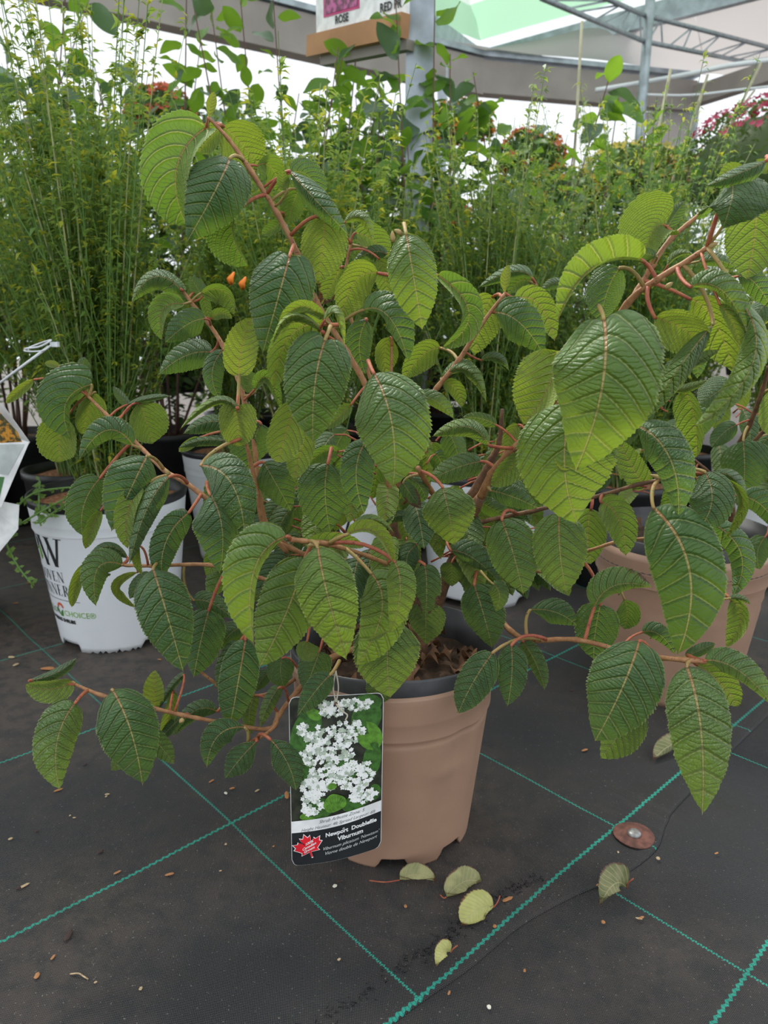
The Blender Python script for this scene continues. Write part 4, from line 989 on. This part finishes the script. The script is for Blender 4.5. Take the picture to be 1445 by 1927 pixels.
# a few near branches with broad leaves, as seen against the light left of the sign board
# ================================================================ bushy shrubs closing the view behind
def bush_mesh(seed, rx, H, n, mat):
    rg = random.Random(seed); m = MB(); st = MB()
    for i in range(n):
        a = rg.uniform(0, 2*PI); t = rg.random()**.8; r = rx*math.sin(PI*min(1, .12+.86*t))**.6*rg.uniform(.35, 1)**.6*(1+.15*math.sin(3*a+seed)); p = np.array((r*math.cos(a), r*math.sin(a), H*t*(1+.08*math.sin(5*a))))
        d = np.array((math.cos(a)*.8+rg.gauss(0, .6), math.sin(a)*.8+rg.gauss(0, .6), rg.uniform(-.7, .7))); d /= np.linalg.norm(d); x = np.cross(d, (rg.gauss(0, .4), rg.gauss(0, .4), 1)); x /= np.linalg.norm(x); z = np.cross(x, d); s = rg.uniform(.035, .075); w = s*.27
        m.add([p, p+d*s*.35+x*w+z*.003, p+d*s*.7+x*w*.8, p+d*s-z*s*.12, p+d*s*.7-x*w*.8, p+d*s*.35-x*w+z*.003], [(0, 1, 2, 3), (0, 3, 4, 5)])
    for k in range(9):
        a = k*2*PI/9+rg.uniform(-.2, .2); r = rx*rg.uniform(.2, .75); h = H*rg.uniform(.6, .95); st.tube([(0, 0, -.05), (r*.35*math.cos(a), r*.35*math.sin(a), h*.45), (r*math.cos(a), r*math.sin(a), h)], [.007, .005, .002], 5)
    out = []
    for q, mt, nm in ((m, mat, 'foliage'), (st, redstem, 'branches')):
        me = bpy.data.meshes.new(nm); me.from_pydata(np.concatenate(q.v).tolist(), [], q.f); me.materials.append(mt); me.polygons.foreach_set('use_smooth', [True]*len(q.f)); out.append(me)
    return out
bushg = leafmat('bush_leaf_deep', (.030, .075, .022), (.085, .16, .04), (.16, .28, .04), .45, .3); bushm = leafmat('bush_leaf_mid', (.06, .14, .03), (.14, .24, .06), (.25, .42, .06), .45, .35)
BU = [bush_mesh(1, .36, 1.25, 2600, bushg), bush_mesh(2, .36, 1.15, 2400, bushm)]
def bush(x, y, v, s, sz, label):
    c = np.array((x, y, 0.)); e = empty('bushy_shrub', c, label, 'shrub', 'bushy shrubs in the back rows'); m = MB(); m.lathe([(.13, 0), (.135, .004), (.165, .24), (.171, .262), (.160, .262), (.155, .22)], c, 30); m.build('pot_wall', M['black'], e); soil(e, c, .24, .158, M['soil'], .005)
    for me, nm in zip(BU[v], ('foliage', 'branches')): o = link(nm, me, e, (0, 0, .27)); o.scale = (s*.88, s*.88, sz); o.rotation_euler = (0, 0, x*7+y); tag(o, kind='stuff')
BL = [(-2.15, 3.75, 0, 1.1, 1.12, 'leftmost dark bush of the back row'), (-1.45, 3.8, 1, 1.05, 1.15, 'mid green bush of the back row behind the top left corner'), (-.78, 3.95, 0, 1.1, 1.1, 'dark bush of the back row behind the front shrub top twig'),
      (-.08, 4.0, 0, 1.1, 1.05, 'dark bush of the back row below the sign board'), (.66, 4.05, 1, 1.1, .98, 'bush of the back row just right of the square post'), (1.40, 4.1, 0, .95, .80, 'low dark bush of the back row left of the yellow flowers'), (2.75, 4.1, 1, 1.1, .70, 'low bush of the back row behind the crimson dome'),
      (-1.1, 3.2, 0, 1.0, .85, 'dark bush low between the left broom shrubs'), (-.2, 3.3, 1, .95, .8, 'mid green bush low behind the front shrub'), (.95, 3.45, 0, .9, .75, 'dark bush low behind the oval-leaved shrubs at right'), (1.85, 3.3, 1, 1.0, .72, 'mid green bush low at the right behind the cut twigs'), (2.3, 3.0, 0, .9, .7, 'dark bush under the crimson flowering dome')]
for a in BL: bush(*a)
# ================================================================ flowering plants
def flowering(name, x, y, z, rx, rz, col, cname, label, n, seed, basecol=(.06, .13, .03), fs=.016, fz=-.1, potz=None):
    rg = random.Random(seed); c = np.array((x, y, z)); e = empty(name, c, label, 'flowers'); fol = leafmat(cname+'_foliage', basecol, tuple(k*1.6 for k in basecol), (.2, .35, .06), .55, .3)
    fl = leafmat(cname+'_petal', tuple(k*.75 for k in col), col, col, .6, .35); m = MB()
    m.lathe([(rx*.5, -rz*.5), (rx*.72, -rz*.3), (rx*.8, .1*rz), (rx*.66, rz*.5), (rx*.36, rz*.72), (.0001, rz*.8)], c, 32, fn=lambda r, zz, a: (r*(1+.06*math.sin(7*a+zz*30)), zz+.01*math.sin(5*a)))
    m.build('leafy_core', fol, e); L = MB(); Fm = MB()
    for i in range(n*9):
        a = rg.uniform(0, 2*PI); s = rg.uniform(-.5, 1); r = math.sqrt(max(0, 1-s*s)) if s > 0 else 1; p = c+np.array((rx*.92*r*math.cos(a), rx*.92*r*math.sin(a), rz*.95*s)); d = np.array((rg.gauss(0, 1), rg.gauss(0, 1), rg.gauss(.6, .8))); d /= np.linalg.norm(d); xx = np.cross(d, (.1, .3, 1)); xx /= np.linalg.norm(xx); k = rg.uniform(.015, .032)
        L.add([p, p+d*k*.5+xx*k*.25, p+d*k, p+d*k*.5-xx*k*.25], [(0, 1, 2, 3)])
    for i in range(n):
        a = rg.uniform(0, 2*PI); s = rg.uniform(fz, 1)**1; r = math.sqrt(max(0, 1-s*s)); p = c+np.array((rx*r*math.cos(a), rx*r*math.sin(a), rz*s))*1.0+np.array((0, 0, .01)); k = fs*rg.uniform(.7, 1.3)
        nrm = np.array((r*math.cos(a)+rg.gauss(0, .5), r*math.sin(a)+rg.gauss(0, .5), abs(s)+.5)); nrm /= np.linalg.norm(nrm); xx = np.cross(nrm, (.2, .9, .1)); xx /= np.linalg.norm(xx); yy = np.cross(nrm, xx)
        V = [p]+[p+(xx*math.cos(t)+yy*math.sin(t))*k*(1 if j % 2 else .55)+nrm*k*(.35 if j % 2 else .1) for j, t in enumerate(np.linspace(0, 2*PI, 10, endpoint=False))]
        Fm.add(V, [(0, 1+j, 1+(j+1) % 10) for j in range(10)])
    tag(L.build('foliage', fol, e), kind='stuff'); tag(Fm.build('blossoms', fl, e), kind='stuff')
    if potz is not None: q = MB(); q.lathe([(.12, potz-z), (.16, potz-z+.22), (.165, potz-z+.24), (.15, potz-z+.24)], c, 30); q.build('pot_wall', M['black'], e)
p = at(1470, 330, 3.2); flowering('flowering_mound', p[0], p[1], p[2], .42, .28, (.52, .05, .12), 'crimson', 'large dome of green foliage topped with crimson flowers at the right edge', 330, 1, (.09, .13, .05), .017, .35, .5)
p = at(1190, 330, 4.0); flowering('flowering_mound', p[0], p[1], p[2]-.02, .26, .16, (.80, .66, .12), 'yellow', 'pale yellow flower mound behind the brooms right of centre', 260, 2, (.12, .18, .04), .022, -.2, .5)
p = at(1290, 335, 3.9); flowering('flowering_mound', p[0], p[1], p[2]-.03, .20, .13, (.82, .36, .03), 'orange', 'orange flower mound right of the yellow one', 120, 3, (.10, .16, .04), .020, -.3, .5)
for i, (x, y, Y, lb) in enumerate(((1000, 270, 3.6, 'salmon orange flowers left of the bright opening, behind oval leaves'), (870, 215, 3.9, 'orange flowers just right of the square post'), (1060, 345, 3.4, 'yellow-orange flowers low behind brooms, left of the yellow mound'), (820, 400, 3.2, 'red-orange flowers low behind the brooms, right of centre'), (300, 190, 3.6, 'orange-red flowers showing between the leaves at upper left'))):
    p = at(x, y, Y); flowering('flowering_mound', p[0], p[1], p[2]-.06, .15, .11, ((.75, .20, .07), (.80, .30, .04), (.75, .50, .05), (.65, .12, .05), (.70, .14, .07))[i], 'bloom%s' % 'abcde'[i], lb, 110, 10+i, (.07, .14, .04), .022, -.6, .4)
# two orange blossoms close behind the top left branch
for k, (x, y) in enumerate(((435, 524), (457, 533))):
    p = at(x, y, 1.45); m = MB(); V = [p+np.array((.0065*math.sin(a)*(1+.25*math.sin(3*a))+.003*math.cos(a), .003*math.cos(2*a), .012*math.cos(a)+.002*math.sin(2*a))) for a in np.linspace(0, 2*PI, 12, endpoint=False)]
    m.add([p-np.array((0, .006, 0))]+V+[p+np.array((0, .006, 0))], [(0, 1+j, 1+(j+1) % 12) for j in range(12)]+[(13, 1+(j+1) % 12, 1+j) for j in range(12)]); m.tube([p+np.array((0, .003, -.008)), p+np.array((.004, .06, -.02)), p+np.array((-.02, .16, -.05))], .0009, 4, 1)
    tag(m.build('blossom', [simple('orange_blossom%s' % 'ab'[k], (.85, .22, .02), .5), cane]), 'orange blossom among broom canes, %s of the pair left of the front twig' % ('left' if k == 0 else 'right'), 'flower')
# ================================================================ the shelter: posts, beams, trusses, shade cloth
def top(x, y, z): return atz(x, y, z)
def struct(mb, name, mat, smooth=False): return tag(mb.build(name, mat, smooth=smooth), kind='structure')
m = MB(); p = at(788, 110, 2.62); m.beam((p[0], p[1], 0), (p[0]+.004, p[1], 3.2), .085, .085, up=(0, 1, 0)); struct(m, 'post', M['galv'])
q = at(1206, 200, 5.6); m = MB(); m.tube([(q[0], q[1], 0), (q[0]+.01, q[1], 3.6)], .032, 14); struct(m, 'post', M['galv'], True)
q2 = at(832, 190, 6.0); m = MB(); m.beam((q2[0], q2[1], 0), (q2[0], q2[1], 2.6), .07, .07, up=(0, 1, 0)); struct(m, 'post', M['galv'])
ZB = 2.5; a = top(250, -5, ZB); b = top(900, 148, ZB); c = top(1302, 184, ZB); a2 = a+(a-b)*.9
m = MB(); m.beam(a2, b, .12, .24); m.beam(b, c, .12, .22); struct(m, 'trim_1', M['wood'])
m = MB(); m.beam(a2+np.array((0, 0, .15)), b+np.array((0, 0, .15)), .16, .035); m.beam(b+np.array((0, 0, .15)), c+np.array((0, 0, .15)), .16, .035); struct(m, 'trim_2', M['galv'])
m = MB(); c0 = c.copy(); m.beam((c0[0], c0[1], 0), (c0[0], c0[1], ZB+.1), .10, .10, up=(0, 1, 0)); struct(m, 'post', M['galv'])
# side rail turning towards the right front
d = top(1650, 70, ZB); m = MB(); m.beam(c, d, .10, .14); struct(m, 'trim_3', M['wood'])
g = at(1290, 270, c[1]-.05); m = MB(); t1 = c+np.array((-.42, -.06, -.12)); t2 = c+np.array((-.02, -.06, -.12)); t3 = c+np.array((-.06, -.06, -1.0))
m.add([t1, t2, t3, t1+(0, .01, 0), t2+(0, .01, 0), t3+(0, .01, 0)], [(0, 1, 2), (5, 4, 3), (0, 3, 4, 1), (1, 4, 5, 2), (2, 5, 3, 0)]); tag(m.build('corner_curtain', M['awning'], smooth=False), 'small triangle of gathered shade cloth by the far corner post', 'curtain')
# shade cloth roof: rises from the far beam towards the right front
def drape(P00, P10, P11, P01, n, sag, amp, seed):
    V = []
    for i in range(n+1):
        for j in range(n+1):
            u, v = j/n, i/n; p = (P00*(1-u)+P10*u)*(1-v)+(P01*(1-u)+P11*u)*v; V.append(p+np.array((0, 0, -sag*math.sin(PI*u)*math.sin(PI*v)+amp*math.sin(11*u+seed)*math.sin(7*v+seed))))
    return V, [(i*(n+1)+j, i*(n+1)+j+1, (i+1)*(n+1)+j+1, (i+1)*(n+1)+j) for i in range(n) for j in range(n)]
H17 = np.array((0, 0, .17)); L0 = a+(b-a)*.80+H17; R1 = c+np.array((.1, 0, .17)); R2 = d+H17
K0 = top(905, 100, 3.05); K1 = top(1300, -8, 3.05); K2 = K1+(K1-K0)*1.2; KL = L0+np.array((0, 0, .10))
m = MB(); m.add(*drape(L0, R1, K1, K0, 18, .06, .01, 1)); m.add(*drape(R1, R2+np.array((3, 2, 0)), K2, K1, 18, .06, .01, 2)); m.add(*drape(L0, L0+(0, 0, .02), K0+(0, 0, .02), K0, 2, 0, 0, 1))
tag(m.build('ceiling', M['awning']), kind='structure')
m = MB(); m.beam(KL, K0-(0, 0, .06), .06, .15); m.beam(K0-(0, 0, .06), K2-(0, 0, .06), .06, .15); struct(m, 'trim_4', M['galv'])
up = np.array((-1.0, -2.4, 1.25)); ofs = np.array((0, 0, .10)); A2 = a2+H17
for nm, mt, s0_, s1_ in (('ceiling', M['awning_pale'], .13, 1.0), ('green_border', M['awning_green'], .0, .13)):
    m = MB()
    for p0, p1 in ((A2, KL), (KL, K0+ofs), (K0+ofs, K2+ofs)): m.add(*drape(p0+up*s0_, p1+up*s0_, p1+up*s1_, p0+up*s1_, 12, 0, .006, 4))
    tag(m.build(nm, mt), kind='structure')
# trusses: two chords with zig-zag web, meeting at the grey post
def truss(A0, A1, B0, B1, n, name):
    e = empty(name, A0, None); e['kind'] = 'structure'
    for s0, s1 in ((A0, A1), (B0, B1)): m = MB(); m.tube([s0, s1], .015, 10); m.build('chord', M['greypipe'], e)
    for i in range(n):
        t = (i+.15)/n; t2 = (i+.5)/n; t3 = (i+.85)/n
        for x, y in ((t, t2), (t3, t2)):
            m = MB(); m.tube([B0+(B1-B0)*x, A0+(A1-A0)*y], .006, 6, cap=False); m.build('web_bar', M['galv'], e)
def on_depth(x, y, D): return at(x, y, D)
truss(on_depth(1138, -4, 5.0), on_depth(1213, 29, 5.6), on_depth(1018, -4, 4.6), on_depth(1212, 78, 5.6), 4, 'roof_truss')
truss(on_depth(1213, 29, 5.6), on_depth(1560, 118, 7.0), on_depth(1212, 78, 5.6), on_depth(1450, 126, 6.8), 7, 'roof_truss')
pp = spline([at(1120, 170, 5.8), at(1222, 153, 5.7), at(1308, 137, 5.4), at(1370, 124, 5.2), at(1460, 112, 5.0)], 6); m = MB(); m.tube(pp, .016, 8); tag(m.build('hose', M['white']), 'white water pipe sagging under the shade cloth at upper right', 'pipe')
m = MB(); m.tube(spline([at(1205, 178, 5.6), at(1300, 179, 5.5), at(1400, 168, 5.4), at(1520, 155, 5.3)], 5), .008, 6); tag(m.build('cable', M['white']), 'thin pale cable strung below the white pipe', 'cable')
# bare bamboo canes standing at the far right
bam = simple('bamboo', (.42, .40, .26), .7)
for i, (x0, y0, x1, y1, Y) in enumerate(((1330, 330, 1432, 118, 3.4), (1255, 370, 1332, 140, 3.4), (1230, 300, 1252, 228, 4.4), (1222, 330, 1262, 130, 3.0), (1355, 250, 1420, 170, 3.9), (1085, 220, 1095, 40, 3.2))):
    p0 = at(x0, y0, Y); p1 = at(x1, y1, Y); dd = p1-p0; p0 = p0-dd*((p0[2]-.35)/dd[2]); m = MB(); m.tube([p0, p1], .0055, 6)
    tag(m.build('garden_cane', bam), ('leaning cane reaching highest at the right edge', 'cane left of the red flower dome', 'short pale cane against the bright opening', 'cane just right of the roof post', 'cane above the red flower dome', 'cane left of the roof post, against the shade cloth')[i], 'cane')
# ================================================================ sign board on the square post
s0, s1 = at(598, 64, 2.95), at(768, 22, 2.55); up = np.array((0, 0, 1.0)); sx = s1-s0; L = np.linalg.norm(sx); sx /= L; sn = np.cross(sx, up); sn /= np.linalg.norm(sn); sn = sn if sn[1] < 0 else -sn
e = empty('sign_board', s0, 'white poster board with pink flower pictures on an orange wooden shelf, at the top', 'sign')
def SB(u, v, o): return s0+sx*u*L+up*v-sn*0+sn*o
m = MB(); m.box((s0+s1)/2+up*.30, (L*1.0, .012, .62), np.array((sx, np.cross(up, sx), up)).T); m.build('poster_board', edgew, e, smooth=False)
pink = NT('print_pink_flowers'); cc = pink.obj(); pink = pink.fin(pink.bsdf(pink.mix(pink.ss(pink.noise(cc, 45, 4), .38, .62), (.14, .04, .08), (.60, .14, .36)), .4))
pgr = NT('print_green_pink'); cc = pgr.obj(); pgr = pgr.fin(pgr.bsdf(pgr.mix(pgr.ss(pgr.noise(cc, 30, 4), .42, .6), (.05, .12, .04), (.30, .12, .16)), .4)); rim = simple('print_magenta', (.62, .05, .22), .4)
for nm, a0, a1, b0_, b1_, mt in (('printed_picture', .12, .50, .05, .50, pink), ('printed_picture', .60, .97, .07, .50, pgr)):
    m = MB(); m.add([SB(a0-.02, b0_-.008, .0075), SB(a1+.02, b0_-.008, .0075), SB(a1+.02, b1_, .0075), SB(a0-.02, b1_, .0075)], [(0, 1, 2, 3)]); m.build('picture_border', rim, e, smooth=False)
    m = MB(); m.add([SB(a0, b0_, .009), SB(a1, b0_, .009), SB(a1, b1_, .009), SB(a0, b1_, .009)], [(0, 1, 2, 3)]); m.build(nm, mt, e, smooth=False)
for s, u in (('ROSE', .24), ('RED PR', .74)):
    vv, ff = text_mesh(s, .034, 0, .001); m = MB(); m.add([SB(u, .014, .009)+sx*x+up*y for x, y, z in vv], ff); m.build('printed_text', M['ink'], e, smooth=False)
m = MB(); m.beam(s0-sx*.03+sn*.012-up*.040, s1+sn*.012-up*.040, .035, .066); m.build('shelf_board', M['pine'], e, smooth=False)
m = MB(); m.beam(s0+sx*.02-sn*.01-up*.088, s1-sn*.01-up*.088, .03, .028); m.build('shelf_rail', M['wood'], e, smooth=False)
# ================================================================ fallen leaves and litter
fall = {}
def fallen_mat(name, c1, c2, edgecol):
    n = NT(name); uv = n.node('ShaderNodeUVMap', uv_map='blade').outputs[0]; x = n.sep(uv); v = n.math('ABSOLUTE', x[1]); b = n.math('ABSOLUTE', n.sep(n.node('ShaderNodeUVMap', uv_map='true').outputs[0])[1]); nz = n.noise(n.obj(), 60, 3)
    ph = n.math('MULTIPLY', n.math('SUBTRACT', x[0], n.math('MULTIPLY', b, .8)), 10); d = n.math('ABSOLUTE', n.math('SUBTRACT', n.math('FRACT', ph), .5)); vein = n.math('MAXIMUM', n.ss(d, .06, .13, 1, 0), n.ss(b, .008, .016, 1, 0))
    col = n.mix(n.ss(nz, .35, .65), c1, c2); col = n.mix(n.math('MULTIPLY', vein, .5), col, (.42, .36, .18)); col = n.mix(n.ss(n.math('ADD', n.math('MAXIMUM', v, x[0]), n.math('MULTIPLY', nz, .35)), 1.06, 1.16), col, edgecol)
    return n.fin(n.bsdf(col, .55, n.bump(n.math('SUBTRACT', 1.0, vein), .5, .001)))
fm1 = fallen_mat('fallen_yellow', (.38, .38, .11), (.46, .46, .16), (.14, .06, .02)); fm2 = fallen_mat('fallen_olive', (.22, .23, .09), (.34, .33, .14), (.10, .04, .02)); fm3 = fallen_mat('fallen_dull', (.12, .14, .05), (.20, .20, .09), (.10, .05, .03))
def fallen(bx, by, tx, ty, wpx, mat, label, lift, stalk, k=3, curl=.3, sd=0):
    B = atz(bx, by, .006); T = atz(tx, ty, .006); Mi = (B+T)/2+np.array((0, 0, lift)); s = m_per_px(Mi); w = wpx*s
    V, f, A, Bt, P, t, L = blade(B, Mi, T, w, w, 1, k, sd+3000, 60); V[:, 2] = np.maximum(V[:, 2], .0045+.002*np.abs(A[:, 1])); V[:, 2] += curl*w*np.abs(A[:, 1])**2
    e = empty('fallen_leaf', B, label, 'leaf'); me = mesh_from('blade', V-B, f, (('blade', A), ('true', Bt)), mat); link('blade', me, e)
    m = MB(); m.tube(spline([B]+[atz(x, y, z) for x, y, z in stalk], 5), .0009, 6); m.build('stalk', M['petiole'], e)
fallen(752, 1656, 820, 1660, 15, fm2, 'olive fallen leaf with long thin stalk, just in front of the tan pot', .010, ((725, 1660, .008), (695, 1657, .012)), 3, .5, 1)
fallen(840, 1688, 905, 1660, 22, fm2, 'rounded fallen leaf with brown torn margin, right of the long-stalked one', .012, ((835, 1690, .006), (828, 1684, .009)), 2, .3, 2)
fallen(928, 1708, 868, 1742, 30, fm1, 'yellow-green fallen leaf lying on the green seam line', .010, ((936, 1698, .010), (941, 1685, .016)), 2, .15, 3)
fallen(848, 1792, 820, 1822, 14, fm1, 'smallest fallen leaf, curled and yellow-brown, lowest on the seam', .012, ((852, 1786, .010), (861, 1779, .014)), 3, .5, 4)
fallen(1180, 1672, 1128, 1705, 24, fm3, 'crumpled dull green fallen leaf below the washer', .020, ((1182, 1662, .018), (1192, 1653, .026)), 3, .6, 5)
fallen(1290, 1402, 1228, 1432, 16, fm3, 'greyish fallen leaf in the shade by the right pot', .014, ((1296, 1398, .010), (1300, 1392, .010)), 3, .4, 6)
chip = [simple('bark_chip_%s' % k, c, .85, nscale=200, var=.4) for k, c in (('orange', (.40, .18, .07)), ('dark', (.05, .03, .025)), ('tan', (.46, .34, .20)), ('white', (.70, .66, .56)))]
rg = random.Random(21)
spots = [(110, 1488, 16, 5, 0), (425, 1494, 6, 8, 3), (398, 1471, 12, 4, 0), (437, 1485, 10, 6, 0), (484, 1489, 10, 5, 2), (202, 1496, 9, 5, 2), (189, 1604, 12, 9, 1), (319, 1647, 16, 7, 0), (46, 1668, 18, 5, 2), (35, 1673, 9, 8, 1), (129, 1762, 12, 26, 1), (100, 1803, 6, 12, 0), (221, 1643, 14, 4, 0), (70, 1838, 10, 14, 0), (630, 1669, 9, 8, 3), (638, 1660, 9, 7, 1), (931, 1745, 8, 8, 0), (955, 1694, 22, 8, 0), (920, 1897, 9, 9, 3), (1348, 1607, 9, 4, 0), (1206, 1729, 14, 6, 0), (1202, 1730, 12, 5, 2), (1135, 1737, 8, 8, 0), (1130, 1666, 18, 4, 0), (763, 1707, 6, 8, 0), (638, 1807, 7, 6, 2), (1163, 1605, 4, 6, 2), (1238, 1617, 8, 8, 2), (540, 1498, 9, 22, 0), (22, 1238, 14, 8, 2), (30, 1252, 12, 7, 2), (90, 1260, 26, 12, 0), (55, 1098, 10, 6, 0), (30, 1136, 10, 5, 0), (200, 1500, 5, 4, 2), (160, 1440, 8, 6, 1), (250, 1420, 8, 5, 0), (300, 1242, 8, 4, 0), (1130, 1280, 8, 8, 1), (1075, 1300, 7, 6, 1), (1100, 1413, 14, 6, 0), (845, 1870, 5, 10, 0), (987, 1828, 5, 8, 0), (265, 1862, 7, 8, 2), (180, 1850, 6, 5, 2), (140, 1540, 6, 4, 2), (132, 1536, 4, 4, 2), (70, 1565, 8, 5, 1), (425, 1590, 5, 5, 2), (515, 1594, 5, 4, 0), (20, 1580, 8, 7, 2), (415, 1640, 5, 4, 2)]
proto = []
for k in range(4):
    m = MB(); n = 7; rows = []
    for i, t in enumerate((-.5, -.3, 0, .28, .5)):
        w = (.12, .38, .46, .36, .10)[i]
        for j in range(n): a = 2*PI*j/n; rows.append((t, w*math.cos(a)*rg.uniform(.75, 1.1), .30*math.sin(a)*rg.uniform(.7, 1.1)*w/.46+.03*math.sin(5*t)))
    m.add(rows, [(i*n+j, i*n+(j+1) % n, (i+1)*n+(j+1) % n, (i+1)*n+j) for i in range(4) for j in range(n)]+[tuple(range(n-1, -1, -1)), tuple(range(4*n, 5*n))]); v = np.concatenate(m.v)
    me = bpy.data.meshes.new('bark_chip'); me.from_pydata(v.tolist(), [], m.f); me.materials.append(chip[k]); proto.append(me)
names = ('orange brown bark chip', 'dark bark crumb', 'tan wood shaving', 'whitish crumb'); grp = ('orange brown bark chips', 'dark bark crumbs', 'tan wood shavings', 'whitish crumbs')
marks = (('the green line crossing left of the tan pot', 440, 1557), ('the foot of the lettered white pot', 190, 1240), ('the front feet of the tan pot', 720, 1640), ('the rusty washer', 1190, 1577), ('the yellow-green fallen leaf', 900, 1730), ('the curved dry twig at lower left', 150, 1835), ('the lowest leaf of the low left branch', 112, 1486), ('the seam line at the bottom edge', 800, 1900), ('the right tan pot', 1240, 1352), ('the crumpled fallen leaf below the washer', 1165, 1690), ('the left frame edge on the green line', 0, 1760))
near = [min(range(len(marks)), key=lambda i: math.hypot(marks[i][1]-x, (marks[i][2]-y)*1.4)) for x, y, w, h, k in spots]
ords = ('nearest', 'second nearest', 'third nearest', 'fourth nearest', 'fifth nearest', 'sixth nearest', 'seventh nearest', 'eighth nearest')
for si, (x, y, w, h, k) in enumerate(spots):
    p = atz(x, y, .003); s = m_per_px(p); o = link('bark_chip', proto[k], None, p+np.array((0, 0, .30*min(w, h)*s*.8*.5+.001)))
    ln = max(w, h)*s; o.scale = (ln*1.05, max(.5*ln, min(w, h)*s*1.2), min(w, h)*s*.8); o.rotation_euler = (0, 0, rg.gauss(.3, .35) if w > h else PI/2+rg.gauss(0, .3))
    mk = near[si]; mates = sorted((math.hypot(marks[mk][1]-q[0], marks[mk][2]-q[1]), j) for j, q in enumerate(spots) if near[j] == mk and q[4] == k)
    r = [j for _, j in mates].index(si); tag(o, names[k]+(' beside ' if len(mates) == 1 else ', %s to ' % ords[r])+marks[mk][0], 'chip' if k < 3 else 'crumb', grp[k])
m = MB(); m.tube(spline([atz(132, 1833, .003), atz(148, 1832, .006), atz(158, 1838, .004), atz(166, 1843, .003)], 5), .0009, 5); tag(m.build('dry_twig', chip[2]), 'thin curved dry twig on the cloth at the lower left', 'twig')
